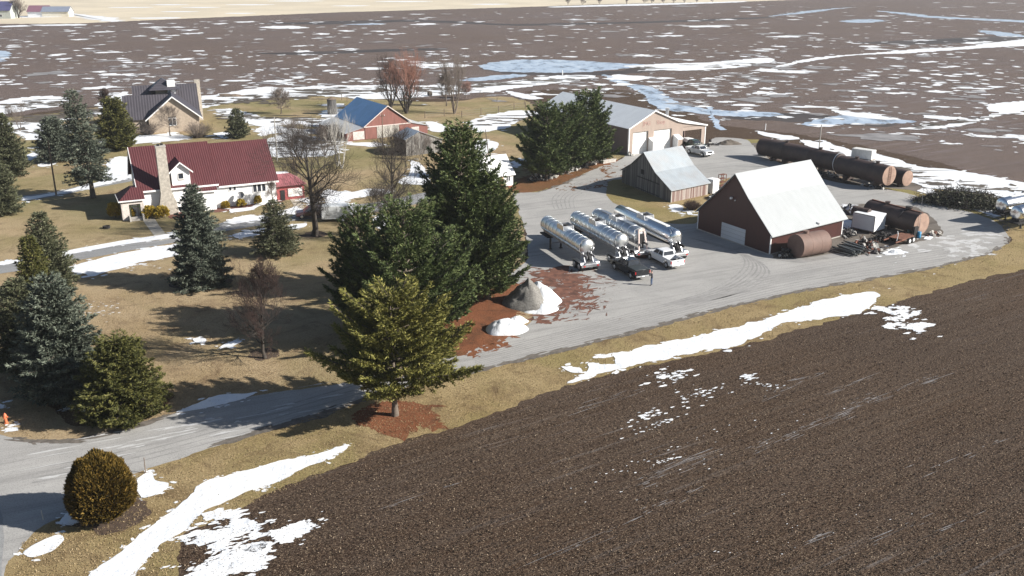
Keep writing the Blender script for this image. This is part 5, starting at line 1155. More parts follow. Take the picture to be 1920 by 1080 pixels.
# flatbed trailer with rusty deck
p = G(1686,455); t = thing('flatbed_trailer', 'rusty low flatbed trailer with white wheels in the junk row', 'trailer', p, R(40))
b = MB(); b.box(-1.2,2.0,-.95,.95,.75,.84)
b.build('deck', plain('rust_orange_deck', (.15,.065,.04), .8, 0, .3, 3), t)
b = MB(); b.tube([(2.0,-.8,.7),(3.2,0,.6),(2.0,.8,.7)], .06); b.box(-2.6,2.0,-.9,-.8,.6,.75); b.box(-2.6,2.0,.8,.9,.6,.75); b.build('frame', M_['rust'], t)
for x in (.35,1.35):
    for s in (-1,1): wheel(t, x, s*1.15, .42, .26, s, M_['white'])
b = MB(); b.tube([(-2.5,-.9,.9),(-2.3,-.9,1.8),(-2.0,-.6,2.1),(-1.7,-.5,1.6)], .04); b.build('bent_pipe', M_['white'], t)
def scrap(label, px, py, n, spread, zs, seed, mats, loc_rot=0, sizes=(.15,.8), cat='scrap heap', name='scrap_heap', squash=1.0):
    """a tangled heap of bars, plates and drums that reads as one pile"""
    random.seed(seed); p = G(px,py); b = MB()
    for k in range(n):
        r_ = random.random()**.7; a = random.uniform(0,6.28); x = spread*r_*math.cos(a); y = spread*.5*r_*math.sin(a)*squash; z = random.uniform(.05, zs*(1.1-r_))
        b.cur = random.randrange(len(mats)); q = random.random()
        d = Vector((random.gauss(0,1),random.gauss(0,1),random.gauss(0,.35))).normalized(); L = random.uniform(*sizes)*2
        if q < .5: b.cyl((x,y,z), (x+d.x*L,y+d.y*L,max(.05,z+d.z*L)), random.uniform(.02,.06), n=5)
        elif q < .8:
            e = random.uniform(.1,.35); c_ = random.uniform(0,3); X = Vector((math.cos(c_),math.sin(c_),0)); Y = Vector((-X.y,X.x,0)); q0 = Vector((x,y,z))
            P = [q0+X*(s*L*.5)+Y*(u*e) for s,u in ((-1,-1),(1,-1),(1,1),(-1,1))]; tl = random.uniform(-.3,.3)
            P = [pp+Vector((0,0,tl*(1 if i in(1,2) else -1))) for i,pp in enumerate(P)]; P = [Vector((pp.x,pp.y,max(.03,pp.z))) for pp in P]
            b.hexa(P, [pp+Vector((0,0,.04+.15*random.random())) for pp in P])
        else: b.lathe((x,y,z),(x+d.x*.4,y+d.y*.4,z+abs(d.z)*.4+.05), [(0,.2),(.1,.26),(.9,.26),(1,.2)], 12)
    b.cur = 0; b.ball((0,0,-.1), spread*.6, (1,.45*squash,.28*zs/1.0), 14, 8, .5, seed)
    o = b.build(name, mats, None); o.location = p; o.rotation_euler = (0,0,loc_rot); return tag(o, label, cat)
dk = [plain('grimy_black', (.022,.02,.02), .8, 0, .3, 4), plain('dark_iron', (.05,.045,.045), .6, .3, .3, 4), M_['rust'], plain('pale_scrap', (.35,.34,.32), .7, 0, .2, 4)]
dd2 = [dk[0], dk[0], dk[1], M_['rust'], dk[3]]
scrap('low tangle of dark scrap iron between the pipe stack and the white box', 1622, 461, 90, 2.4, .9, 31, dd2, R(35))
scrap('black machinery scrap in front of the white box', 1657, 451, 70, 1.7, 1.5, 32, [dk[0],dk[0],dk[1]], R(35))
scrap('rusty bars and rods lying at the front edge of the junk row', 1637, 472, 60, 1.9, .6, 33, [M_['rust'],dk[1],dk[3]], R(40))
scrap('dark engine and parts between the red barn corner and the stout tank', 1472, 480, 46, 1.1, .9, 34, [dk[0],dk[1],dk[3]], R(40))
scrap('heap of odd machine parts at the back wall of the red barn', 1588, 440, 60, 1.7, .8, 35, [dk[0],dk[1],dk[1],dk[3]], R(60))
scrap('coiled cable and dark parts behind the red barn by the raised fuel tank', 1590, 400, 50, 1.3, 1.3, 36, [dk[0],plain('dull_blue_grey', (.08,.09,.13), .7),dk[3]], R(60))
scrap('pale concrete rubble at the right tip of the junk island', 1752, 441, 26, 1.3, .4, 37, [dk[3],M_['concrete'],M_['rust']], R(30), (.1,.4))
scrap('pipes and fittings on the ground below the brown tanks', 1562, 330, 60, 2.6, .6, 38, [dk[3],dk[0],M_['pole']], R(-50))
scrap('dark parts under the tank with the ladder', 1640, 352, 50, 2.6, .5, 39, [dk[0],dk[1],dk[3]], R(-50))
scrap('dark junk behind the plank barn by the white cabinet', 1345, 372, 60, 1.8, .8, 40, [dk[0],dk[1],dk[3]], R(30))
scrap('small dark machine parts at the right corner of the shop', 1332, 273, 26, 1.2, .9, 41, [dk[0],dk[1],dk[3]], R(30))
scrap('hand pump and bottles at the left corner of the shop front', 1182, 292, 16, .5, 1.0, 42, [dk[0],dk[3]], 0, (.1,.3))
# machinery row under the shop pines
for k,(x,y) in enumerate([(1005,338),(1030,333),(1052,326),(1072,321),(1092,314),(1108,308),(1128,303)]):
    lb = ['tangle of old hay rake tines under the shop pines, leftmost in the row','second old farm implement in the row under the shop pines','third implement with pale wheel under the shop pines','middle implement with broken frame under the shop pines',
          'fifth implement with grey drum under the shop pines','sixth implement near the end of the row under the shop pines','last implement of the row, nearest the shop wall'][k]
    scrap(lb, x, y, 40, 1.5, 1.15, 50+k, [dk[3],dk[1],dk[3],plain('bleached_paint%d'%k, (.48,.46,.42), .8),dk[0]], R(35), (.2,.7), 'farm implement', 'farm_implement', 1.4)
p = G(1096,306); t = thing('water_tote', 'white framed tote with black opening under the shop pines', 'tote', p, R(35))
b = MB(); b.box(-.6,.6,-.5,.5,.5,1.4); b.build('tote_shell', M_['white'], t, bevel=.05)
b = MB(); b.box(-.4,.4,-.52,-.5,.65,1.25); b.build('opening', M_['black'], t)
for x in (-.5,.5): b = MB(); b.box(x-.06,x+.06,-.45,.45,0,.5); b.build('leg', M_['white'], t)
p = G(1141,305); t = thing('concrete_trough', 'long pale trough lying at the edge of the drive near the shop', 'trough', p, R(38))
b = MB(); b.box(-1.6,1.6,-.3,-.2,0,.55); b.box(-1.6,1.6,.2,.3,0,.55); b.box(-1.6,-1.5,-.2,.2,0,.55); b.box(1.5,1.6,-.2,.2,0,.55); b.box(-1.5,1.5,-.2,.2,0,.1); b.build('basin', M_['concrete'], t)
b = MB(); b.box(-1.7,1.7,-.36,-.3,.45,.6); b.build('rim', M_['palepole'], t)
# barrels, tote and small things beside the loop tank
def barrel(label, px, py, col, r=.29, h=.88):
    p = G(px,py); t = thing('barrel', label, 'barrel', p)
    b = MB(); b.lathe((0,0,0),(0,0,h), [(0,r*.96),(.02,r),(.32,r),(.34,r*1.05),(.36,r),(.64,r),(.66,r*1.05),(.68,r),(.98,r),(1,r*.95)], 16); b.build('drum', plain('drum_paint', col, .5), t, 40)
    b = MB(); b.cyl((.1,.05,h),(.1,.05,h+.04), .05, n=8); b.build('bung', M_['grey'], t)
barrel('bright blue barrel at the foot of the tan tank end', 1722, 446, (.02,.22,.42))
barrel('dark green barrel left of the blue one', 1704, 442, (.02,.06,.05)); 
p = G(1709,441); t = thing('water_tote', 'small white tote between the barrels by the loop tank', 'tote', p, R(38))
b = MB(); b.box(-.45,.45,-.4,.4,.12,1.1); b.build('tote_shell', M_['white'], t, bevel=.05); b = MB(); b.box(-.5,.5,-.45,.45,0,.12); b.build('pallet', M_['pole'], t)
p = G(1618,298); t = thing('water_tote', 'pale plastic crate tank behind the tank with the ladder', 'tote', p, R(-45))
b = MB(); b.box(-2.0,2.0,-.9,.9,.2,1.9); b.build('tote_shell', plain('milky_plastic', (.62,.62,.60), .6), t, bevel=.05); b = MB(); b.box(-2.05,2.05,-.95,.95,0,.2); b.build('pallet', M_['pole'], t)
p = G(1430,292); t = thing('concrete_block', 'pale concrete block under the left end of the longest tank', 'block', p, R(-45)); b = MB(); b.box(-.9,.9,-.4,.4,0,.6); b.build('block_body', M_['concrete'], t); b = MB(); b.box(-.5,.5,-.3,.3,.6,.75); b.build('cap', M_['white'], t)
# tree stump and small yard pieces
p = G(857,596); t = thing('tree_stump', 'grey weathered stump at the edge of the red needle litter', 'stump', p); b = MB(); b.lathe((0,0,0),(0,0,.75), [(0,.42),(.2,.32),(.8,.28),(1,.27)], 14); b.build('stump_wood', M_['palepole'], t, 50)
p = G(200,428); t = thing('fire_ring', 'small dark fire ring on the lawn in front of the porch', 'fire ring', p); b = MB(); b.lathe((0,0,0),(0,0,.35), [(0,.5),(1,.5),(1.0,.4),(.1,.4)], 14, False); b.build('ring', M_['dark'], t)
p = G(806,180); t = thing('hay_bale', 'small dark round thing lying on the far snow band', 'bale', p, R(30)); b = MB(); b.cyl((-.5,0,.6),(.5,0,.6), .6, n=14); b.build('bale_roll', plain('dark_hay', (.06,.05,.04), .95), t)
p = G(623,214); t = thing('old_silo_stump', 'dark round wooden structure in the snow just behind the birches', 'hutch', p); b = MB(); b.lathe((0,0,0),(0,0,3.6), [(0,1.15),(1,1.1)], 14); b.build('stave_wall', planks('dark_staves', (.05,.05,.05),(.1,.1,.1),(.15,.14,.13),0,.3), t); b = MB(); b.lathe((0,0,3.6),(0,0,4.1), [(0,1.2),(1,.1)], 14); b.build('roof', M_['pole'], t)
p = G(432,181); t = thing('brush_heap', 'low dark brush heap on the snow band beyond the lane', 'brush heap', p)
b = MB(); b.ball((0,0,.1), 2.2, (1.8,.6,.3), 14, 8, .6, 3); b.build('twigs', M_['pole'], t)

# ------------------------------------------------------------ trees
def foliage_mat(name, dark, lite, tip, hue=.35):
    m = NT(name); g = m.n('NewGeometry'); v = m.noise(m.pos(), .9, 4, .6); 
    k = m.math('ADD', m.math('MULTIPLY', g.outputs['Random Per Island'], .6), m.math('MULTIPLY', v, .45))
    c = m.ramp(k, [(.15,dark),(.55,lite),(.9,tip)])
    m.p.inputs['Subsurface Weight'].default_value = 0
    return m.fin(c, .65, 0, .25)
FM = {'pine': foliage_mat('pine_needles', (.030,.050,.018), (.085,.115,.038), (.19,.22,.085)),
      'olive': foliage_mat('olive_needles', (.065,.070,.016), (.185,.18,.045), (.36,.32,.10)),
      'blue': foliage_mat('blue_spruce_needles', (.034,.044,.034), (.095,.112,.084), (.20,.22,.17)),
      'spruce': foliage_mat('spruce_needles', (.034,.040,.022), (.090,.098,.052), (.18,.18,.11)),
      'yew': foliage_mat('bronze_green_needles', (.028,.034,.010), (.085,.088,.024), (.18,.165,.05)),
      'arb': foliage_mat('bronze_arborvitae', (.030,.022,.004), (.10,.068,.012), (.24,.145,.03)),
      'gold': foliage_mat('golden_shrub', (.13,.09,.012), (.34,.24,.03), (.52,.40,.07))}
M_['bark'] = plain('grey_bark', (.13,.105,.085), .95, 0, .25, 4); M_['darkbark'] = plain('dark_bark', (.05,.042,.036), .95, 0, .25, 4)
M_['birch'] = plain('pale_bark', (.50,.48,.44), .9, 0, .2, 3); M_['redtwig'] = plain('red_brown_twigs', (.050,.029,.024), .95, 0, .25, 2); M_['greytwig'] = plain('grey_twigs', (.17,.14,.12), .95, 0, .25, 2)
M_['budtwig'] = plain('rosy_budding_twigs', (.30,.15,.11), .95, 0, .25, 2); M_['pinktwig'] = plain('pinkish_twigs', (.30,.18,.15), .95, 0, .2, 2); M_['darktwig'] = plain('dark_twigs', (.055,.045,.040), .95, 0, .25, 2)
def tris_from_tufts(P, D, L, Wd, k, rng, spread=.7):
    n = len(P); P = np.repeat(P, k, 0); D = np.repeat(D, k, 0); L = np.repeat(L, k)[:,None]
    D = D+rng.normal(0, spread, (n*k,3)); D /= np.linalg.norm(D,axis=1)[:,None]+1e-9
    s = np.cross(D, rng.normal(0,1,(n*k,3))); s /= np.linalg.norm(s,axis=1)[:,None]+1e-9
    P = P+rng.normal(0, .25, (n*k,3))*L*.5; w_ = L*Wd
    V = np.empty((n*k*3,3)); V[0::3] = P-s*w_; V[1::3] = P+s*w_; V[2::3] = P+D*L
    return V, np.arange(n*k*3).reshape(-1,3)
def seg_tubes(S, n=4):
    """S: array rows p0(3) p1(3) r0 r1 -> tube mesh arrays"""
    S = np.asarray(S, float); p0, p1, r0, r1 = S[:,0:3], S[:,3:6], S[:,6], S[:,7]
    d = p1-p0; d /= np.linalg.norm(d,axis=1)[:,None]+1e-9
    ref = np.where(np.abs(d[:,2:3])>.9, np.array([[1.,0,0]]), np.array([[0,0,1.]]))
    u = np.cross(d, ref); u /= np.linalg.norm(u,axis=1)[:,None]+1e-9; v = np.cross(d,u); N = len(S); V = np.empty((N,2*n,3))
    for i in range(n):
        a = 2*math.pi*i/n; o = u*math.cos(a)+v*math.sin(a); V[:,i] = p0+o*r0[:,None]; V[:,n+i] = p1+o*r1[:,None]
    base = (np.arange(N)*2*n)[:,None]; F = np.concatenate([base+np.array([[i,(i+1)%n,n+(i+1)%n,n+i]]) for i in range(n)], 0)
    return V.reshape(-1,3), F
ca_, sa_ = math.cos, math.sin
def conifer(label, base, top, rpx, kind='pine', mat='pine', seed=1, z0=.12, group=None, name=None, cat='pine tree', tuft=.34, dens=1.0, shape=.75, up=.25, sag=0.0, gap=.0, k=5, rmax=.18, lean=0):
    rng = np.random.default_rng(seed); p = G(*base); h = HZ(*top, p); r = rpx/ppm((p.x,p.y,h*.3))
    t = thing(name or 'pine_tree', label, cat, p, 0, group); P=[]; D=[]; S=[]
    if kind == 'pine': dens *= 1.25
    # trunk
    nz = 10; lx = lean*h
    tr0 = .018*h+.05
    for i in range(nz): 
        a, b = i/nz, (i+1)/nz; S.append((lx*a*a,0,h*a,lx*b*b,0,h*b, tr0*(1-a)*(1.35 if i==0 else 1)+.02, tr0*(1-b)+.02))
    z = h*z0; dz = .60 if kind=='pine' else .34; gap = gap or (.10 if kind=='pine' else 0)
    while z < h*.985:
        tt = (z/h-z0)/(1-z0); nb = int(rng.integers(5,8)) if kind=='pine' else int(rng.integers(6,9)); a0 = rng.uniform(0,6.28)
        if kind == 'pine': prof = (1-tt)**shape*(.92+.16*min(1,tt/rmax))
        else: prof = (1-tt)**shape*(.80+.20*min(1,tt/rmax))
        side = 1+.18*math.sin(z*1.3+seed)
        for q in range(nb):
            if rng.random() < gap: continue
            az = a0+q*6.283/nb+rng.normal(0,.18); L = r*prof*rng.uniform(.70,1.2)*(1+(.22 if kind=='pine' else .12)*noise.noise(Vector((ca_(az)*1.6+seed*3, sa_(az)*1.6, z*.45))))+.15
            ca, sa = math.cos(az), math.sin(az); upk = up*rng.uniform(.6,1.4)+ (.5*tt if kind=='pine' else .35*tt**2)
            f = lambda s_: np.array([lx*(z/h)**2+ca*L*s_, sa*L*s_, z+L*(upk*s_*s_ - sag*s_+.12*s_)])
            pp = f(0)
            for i in range(3): qq = f((i+1)/3); S.append((*pp,*qq, .035*L*(1-i/3.4)*.6+.008, .035*L*(1-(i+1)/3.4)*.6+.005)); pp = qq
            m = max(3, int(L/(tuft*.62)*dens))
            for s_ in np.linspace(.22 if kind=='pine' else .12, 1.0, m):
                c = f(s_); tl = (L*.36*(1.12-s_)+tuft*.5)*rng.uniform(.6,1.2)
                for sg in (-1,1):
                    ang = az+sg*rng.uniform(.6,1.2); td = np.array([math.cos(ang), math.sin(ang), .25*up+rng.uniform(-.12,.22)]); nt_ = max(1, int(tl/(tuft*.8)*dens+.5))
                    for j in range(nt_):
                        u_ = (j+.7)/nt_; P.append(c+td*tl*u_+rng.normal(0,.05,3)); D.append(td*.8+np.array([ca,sa,0])*.5+np.array([0,0,.55 if kind=='pine' else .15]))
            P.append(f(1.0)); D.append(np.array([ca,sa,.6]))
        z += dz*rng.uniform(.8,1.25)*(1.0 if h > 9 else .8)*(1+ (h>14)*.15)
    for i in range(6): P.append(np.array([lx,0,h*(1-.012*i)])); D.append(np.array([0,0,1.]))
    P = np.array(P); D = np.array(D); Ls = rng.uniform(.7,1.25,len(P))*tuft
    V, F = tris_from_tufts(P, D, Ls, .17 if kind=='pine' else .19, k, rng, .55)
    npmesh('crown', V, F, FM[mat], t); V, F = seg_tubes(S, 6); npmesh('trunk', V, F, M_['bark'], t, True)
    return t
def baretree(label, base, top, rpx, seed=1, bark='darkbark', twig='darktwig', forks=1, group=None, name='bare_tree', cat='bare tree', trunk=.25, spread=.55, depth=6, nb=(2,4), gravity=.0, r0=None, twigr=.012, parts=True, upw=.35):
    rng = np.random.default_rng(seed); p = G(*base); h = max(.8,HZ(*top, p)); r = rpx/ppm((p.x,p.y,h*.5)); S=[]; T=[]
    r0 = r0 or .011*h+.04
    def grow(pos, d, L, rad, lev):
        n = 3; 
        for i in range(n):
            d2 = d+rng.normal(0,.10,3)+np.array([0,0,upw*.12]); d2 /= np.linalg.norm(d2); q = pos+d2*L/n
            rn = max(twigr*.5, rad*(1-.16)); (S if lev < depth-1 else T).append((*pos,*q,max(rad,twigr),max(rn,twigr*.7))); pos, d, rad = q, d2, rn
            if lev < depth and (lev > 0 or i == n-1 or forks == 1 and False):
                for b in range(1 if i < n-1 else int(rng.integers(*nb))):
                    a = rng.uniform(0,6.28); ax = np.cross(d, [math.cos(a),math.sin(a),.3]); ax /= np.linalg.norm(ax)+1e-9
                    th = rng.uniform(.35,.95)*(spread/.55); nd = d*math.cos(th)+ax*math.sin(th); nd[2] += upw*.35
                    nd /= np.linalg.norm(nd); grow(pos, nd, L*rng.uniform(.58,.82), rad*.62, lev+1)
    if forks > 1:
        for k in range(forks):
            a = k*6.283/forks+rng.uniform(-.3,.3); d = np.array([math.cos(a)*.42, math.sin(a)*.42, 1.]); d /= np.linalg.norm(d); grow(np.array([math.cos(a)*.1,math.sin(a)*.1,0]), d, h*.30, r0*.75, 1)
    else:
        # leader with scaffold limbs
        pos = np.zeros(3); nlev = 11
        for i in range(nlev):
            a, b = i/nlev, (i+1)/nlev; q = np.array([.02*h*math.sin(3*b+seed), .02*h*math.cos(2*b+seed), h*.93*b]); rad = r0*(1-a)**.9+.01
            S.append((*pos,*q,rad*(1.3 if i==0 else 1),r0*(1-b)**.9+.01)); pos = q
            if b > trunk:
                for b_ in range(3):
                    az = rng.uniform(0,6.28); tt = (b-trunk)/(1-trunk); Lb = r*(.22+.5*math.sin(math.pi*(tt*.78+.17)))*rng.uniform(.8,1.1)*(1-.35*(tt>.9)); el = .35+.6*tt+upw*.5
                    grow(pos.copy(), np.array([math.cos(az),math.sin(az),el])/math.hypot(1,el), Lb, rad*.45, 2)
    # fit to the surveyed height and spread
    A = np.array(S+T); ex = np.percentile(np.hypot(A[:,3],A[:,4]), 97); zh = A[:,5].max(); sx, sz = r/max(ex,.1), h/zh
    for B in (A,): B[:,[0,1,3,4]] *= sx; B[:,[2,5]] *= sz
    t = thing(name, label, cat, p, 0, group); nS = len(S)
    V, F = seg_tubes(A[:nS], 6); npmesh('trunk', V, F, M_[bark], t, True)
    if len(T): V, F = seg_tubes(A[nS:], 3); npmesh('crown', V, F, M_[twig], t)
    return t
def shrub(label, base, hpx, rpx, mat, seed, name='shrub', cat='shrub', tuft=.16, n=None, k=6, squash=.8, globe=False, wood=True):
    rng = np.random.default_rng(seed); p = G(*base); pm = ppm((p.x,p.y,1)); r = rpx/pm; h = max(.3, HZ(base[0], base[1]-hpx, p)); n = n or int(min(9000, 60+170*r*r/tuft*.25/tuft*.12+900*r))
    d = rng.normal(0,1,(n,3)); d /= np.linalg.norm(d,axis=1)[:,None]; d[:,2] = np.where(d[:,2]<-.55, -d[:,2], d[:,2])
    rad = rng.uniform(.80 if globe else .55,1.0,n)
    lump = np.array([1+(.14 if globe else .22)*noise.noise(Vector((x[0]*2.2+seed,x[1]*2.2,x[2]*2.2))) for x in d])
    P = d*(rad*lump)[:,None]*np.array([r,r,h*.56]); P[:,2] += h*.47; P[:,2] = np.maximum(P[:,2], .03); D = d*np.array([1,1,1])+np.array([0,0,.9])
    t = thing(name, label, cat, p)
    V, F = tris_from_tufts(P, D, rng.uniform(.7,1.3,n)*tuft, .26, k, rng, .4); npmesh('crown', V, F, FM[mat], t)
    S = [(0,0,0, (h*.25)*math.cos(a), (h*.25)*math.sin(a), h*.6, .05, .02) for a in (0,1.3,2.6,3.9,5.2)]
    V, F = seg_tubes(S, 5); npmesh('stem', V, F, M_['bark'], t); return t
def twigshrub(label, base, hpx, rpx, twig, seed, n=140, name='bare_shrub', cat='shrub', up=1.0):
    rng = np.random.default_rng(seed); p = G(*base); pm = ppm((p.x,p.y,1)); r = rpx/pm; h = HZ(base[0], base[1]-hpx, p); S=[]
    for i in range(n):
        a = rng.uniform(0,6.28); s_ = rng.uniform(.1,1)**.6; e = np.array([math.cos(a)*r*s_, math.sin(a)*r*s_, h*rng.uniform(.65,1.0)*(1-.45*s_*s_)*up]); b0 = np.array([e[0]*.25,e[1]*.25,0]); m = b0+(e-b0)*.5+rng.normal(0,.12,3); m[2] = e[2]*.6
        S += [(*b0,*m,.03,.02),(*m,*e,.02,.010)]
        for j in range(3): q = m+(e-m)*rng.uniform(0,1); w_ = q+(rng.normal(0,.22,3)+np.array([0,0,.2]))*h*.5; w_[2] = abs(w_[2]); S.append((*q,*w_,.013,.008))
    t = thing(name, label, cat, p); V, F = seg_tubes(S[::1], 3); npmesh('stems', V, F, M_[twig], t); return t

PN = 'tall pines between the lawn and the lot'
conifer('olive-green pine standing alone on the verge with its trunk in red needles', (741,779), (742,541), 134, mat='olive', seed=11, z0=.22, tuft=.30, shape=.58, up=.16, rmax=.1, dens=1.05)
conifer('tallest dark green pine, rising above the others toward the shed', (868,560), (850,232), 97, seed=12, z0=.05, group=PN, tuft=.38, shape=.62, up=.3)
conifer('dark pine spreading right over the red needle litter beside the lot', (915,560), (888,326), 78, seed=13, z0=.06, group=PN, tuft=.36, shape=.55, up=.28)
conifer('broad middle pine directly behind the olive-green one', (765,640), (788,380), 108, seed=14, z0=.04, group=PN, tuft=.36, shape=.55, up=.3)
conifer('left pine of the clump whose dark top is next to the cargo trailer', (682,610), (697,388), 68, seed=15, z0=.04, group=PN, tuft=.36, shape=.6, up=.3)
conifer('right pine of the clump above the grey stump', (826,612), (826,440), 76, seed=16, z0=.08, group=PN, tuft=.34, shape=.5, up=.25)
SP = 'pines in front of the shop'
conifer('left pine of the three in front of the shop', (1024,338), (1026,196), 54, seed=21, z0=.10, group=SP, tuft=.42, shape=.55, up=.25)
conifer('tallest pine of the three in front of the shop', (1102,312), (1104,172), 52, seed=22, z0=.08, group=SP, tuft=.42, shape=.55, up=.25, mat='pine')
conifer('middle pine of the three in front of the shop', (1064,326), (1062,198), 46, seed=23, z0=.12, group=SP, tuft=.42, shape=.5, up=.25)
SG = 'spruces on the lawn'
conifer('blue-grey spruce on the lawn directly in front of the farmhouse', (380,536), (376,346), 58, 'spruce', 'blue', 31, .02, SG, 'spruce_tree', 'spruce tree', .30, 1.0, .68, .05, .22)
conifer('slim olive spruce at the lane on the left, above the big blue one', (100,560), (112,396), 52, 'spruce', 'spruce', 32, .03, SG, 'spruce_tree', 'spruce tree', .32, .9, .7, .12, .05, .05)
conifer('largest blue-grey spruce at the lower left behind the bronze one', (125,742), (120,512), 92, 'spruce', 'blue', 33, .02, SG, 'spruce_tree', 'spruce tree', .32, 1.0, .6, .12, .1)
conifer('dark spruce at the left edge of the lower left clump', (58,700), (70,520), 66, 'spruce', 'spruce', 34, .04, SG, 'spruce_tree', 'spruce tree', .32, .9, .6, .1, .1)
conifer('dark green spruce filling the gap behind the big blue one', (80,610), (78,440), 42, 'spruce', 'yew', 44, .04, SG, 'spruce_tree', 'spruce tree', .30, .9, .7, .1, .1)
conifer('low wide bronze-green spruce at the bend of the driveway', (237,783), (215,634), 80, 'spruce', 'yew', 35, .01, SG, 'spruce_tree', 'spruce tree', .26, 1.15, .50, .12, .1)
conifer('dark spruce at the left edge beyond the lane', (18,330), (16,212), 40, 'spruce', 'spruce', 36, .02, SG, 'spruce_tree', 'spruce tree', .40, .9, .65, .1, .1)
conifer('grey-green spruce at the left edge, nearer than the lane pole', (2,402), (4,286), 42, 'spruce', 'spruce', 37, .03, SG, 'spruce_tree', 'spruce tree', .36, .9, .6, .1, .1)
conifer('short wide spruce between the lane pole and the tall sparse one', (108,302), (104,220), 38, 'spruce', 'blue', 38, .03, SG, 'spruce_tree', 'spruce tree', .42, .85, .55, .1, .1)
conifer('tall sparse spruce with bare lower trunk left of the farmhouse', (175,371), (150,169), 42, 'spruce', 'blue', 39, .17, SG, 'spruce_tree', 'spruce tree', .36, .75, .55, .05, .25, .22, lean=-.06)
conifer('bushy bronze-green spruce right beside the grey-roofed brick house', (222,281), (208,186), 36, 'spruce', 'yew', 40, .02, SG, 'spruce_tree', 'spruce tree', .40, 1.0, .5, .25, .05)
conifer('small spruce behind the farmhouse roof', (447,258), (444,204), 23, 'spruce', 'spruce', 41, .04, SG, 'spruce_tree', 'spruce tree', .38, .85, .8, .1, .1, .1)
conifer('thin brownish hemlock on the lawn left of the parked car', (520,476), (514,374), 48, 'spruce', 'spruce', 42, .04, SG, 'spruce_tree', 'spruce tree', .28, .75, .75, .05, .2, .3)
shrub('large round bronze-green clipped bush where the driveway bends', (197,972), 116, 58, 'arb', 51, 'round_bush', 'bush', .24, 15000, 5, globe=True)
for k,(x,y,hh,rr,lb) in enumerate([(217,408,26,13,'golden shrub at the left foot of the porch'),(243,410,18,10,'small golden shrub just left of the porch steps'),(281,408,20,14,'golden shrub between the porch steps and the chimney'),(304,408,20,13,'golden shrub at the foot of the stone chimney'),
    (423,391,12,7,'first small golden shrub in the bed along the white wall'),(453,388,13,8,'second small golden shrub in the bed along the white wall'),(484,382,14,7,'third small golden shrub in the bed, near the triple window')]):
    shrub(lb, (x,y), hh, rr, 'gold', 60+k, 'golden_shrub', 'shrub', .26, 700 if rr > 9 else 300, 5)
BT = 'bare trees around the yard'
baretree('big dark bare tree whose trunk hides the maroon car', (590,442), (583,212), 84, 71, group=BT, trunk=.27, depth=6, r0=.44, twigr=.010, spread=.6, nb=(1,4))
baretree('dark bare tree between the big one and the tallest pine', (743,452), (741,226), 64, 72, group=BT, trunk=.36, depth=6, r0=.36, twigr=.009, nb=(1,4))
baretree('low side of bare limbs drooping behind the pine clump', (716,418), (716,342), 42, 73, group=BT, trunk=.2, depth=5, r0=.12, twigr=.014)
baretree('small upright reddish bare tree with dense twigs on the lawn', (497,672), (485,478), 60, 74, 'darkbark', 'redtwig', 1, BT, trunk=.12, depth=6, r0=.15, twigr=.008, nb=(1,4), spread=.5, upw=.45)
baretree('many-stemmed bare tree with rosy buds behind the blue-roofed barn', (762,213), (752,84), 48, 75, 'darkbark', 'budtwig', 6, BT, depth=5, r0=.34, twigr=.018, spread=.5, upw=.6)
baretree('bare tree of three stems just left of the rosy one', (733,203), (716,92), 34, 76, 'darkbark', 'redtwig', 4, BT, depth=5, r0=.30, twigr=.016, spread=.55, upw=.6)
baretree('grey upright bare tree on the grass before the frozen pond', (852,213), (852,98), 30, 77, 'bark', 'greytwig', 3, BT, depth=5, r0=.30, twigr=.016, spread=.4, upw=1.0)
baretree('thin bare tree just left of the grey upright one', (837,199), (838,130), 15, 78, 'bark', 'greytwig', 1, BT, trunk=.25, depth=5, r0=.16, twigr=.022, upw=.9)
baretree('small pinkish sapling right of the grey upright tree', (874,184), (873,150), 15, 79, 'greytwig', 'pinktwig', 1, BT, trunk=.3, depth=5, r0=.1, twigr=.022)
baretree('white-barked birch in front of the blue-roofed barn, left stem', (633,312), (624,192), 28, 80, 'birch', 'birch', 2, BT, depth=4, r0=.17, twigr=.012, upw=.9, cat='birch tree', name='birch_tree')
baretree('white-barked birch in front of the blue-roofed barn, right stem', (641,316), (652,200), 30, 81, 'birch', 'birch', 2, BT, depth=4, r0=.17, twigr=.012, upw=.9, cat='birch tree', name='birch_tree')
baretree('thin bare tree on the grass left of the blue-roofed barn', (527,214), (523,162), 22, 82, 'bark', 'greytwig', 1, BT, trunk=.25, depth=5, r0=.14, twigr=.020)
baretree('spreading orchard tree in the snow behind the pale pole', (500,292), (498,238), 32, 83, 'darkbark', 'greytwig', 3, BT, depth=4, r0=.16, twigr=.014)
baretree('orchard tree in the snow right of the pale pole', (562,300), (566,215), 34, 84, 'bark', 'greytwig', 2, BT, depth=5, r0=.18, twigr=.012)
baretree('orchard tree behind the big dark bare tree', (610,292), (604,224), 28, 85, 'bark', 'greytwig', 3, BT, depth=4, r0=.14, twigr=.013)
baretree('small bare tree in front of the brick house window', (320,256), (318,192), 23, 86, 'bark', 'greytwig', 1, BT, trunk=.3, depth=5, r0=.13, twigr=.012)
baretree('dark leafless tree behind the bronze-green spruce by the brick house', (200,214), (198,164), 13, 87, 'darkbark', 'redtwig', 1, BT, trunk=.2, depth=5, r0=.12, twigr=.022, upw=.8)
baretree('faint pale tree above the left edge spruce', (38,246), (36,186), 22, 88, 'greytwig', 'greytwig', 2, BT, depth=5, r0=.10, twigr=.014)
baretree('small bare tree at the right corner of the farmhouse wall', (512,386), (510,336), 16, 89, 'bark', 'greytwig', 1, BT, trunk=.3, depth=5, r0=.06, twigr=.009)
baretree('bare tree beside the red entry of the farmhouse', (551,352), (545,292), 22, 90, 'bark', 'redtwig', 2, BT, depth=5, r0=.10, twigr=.011)
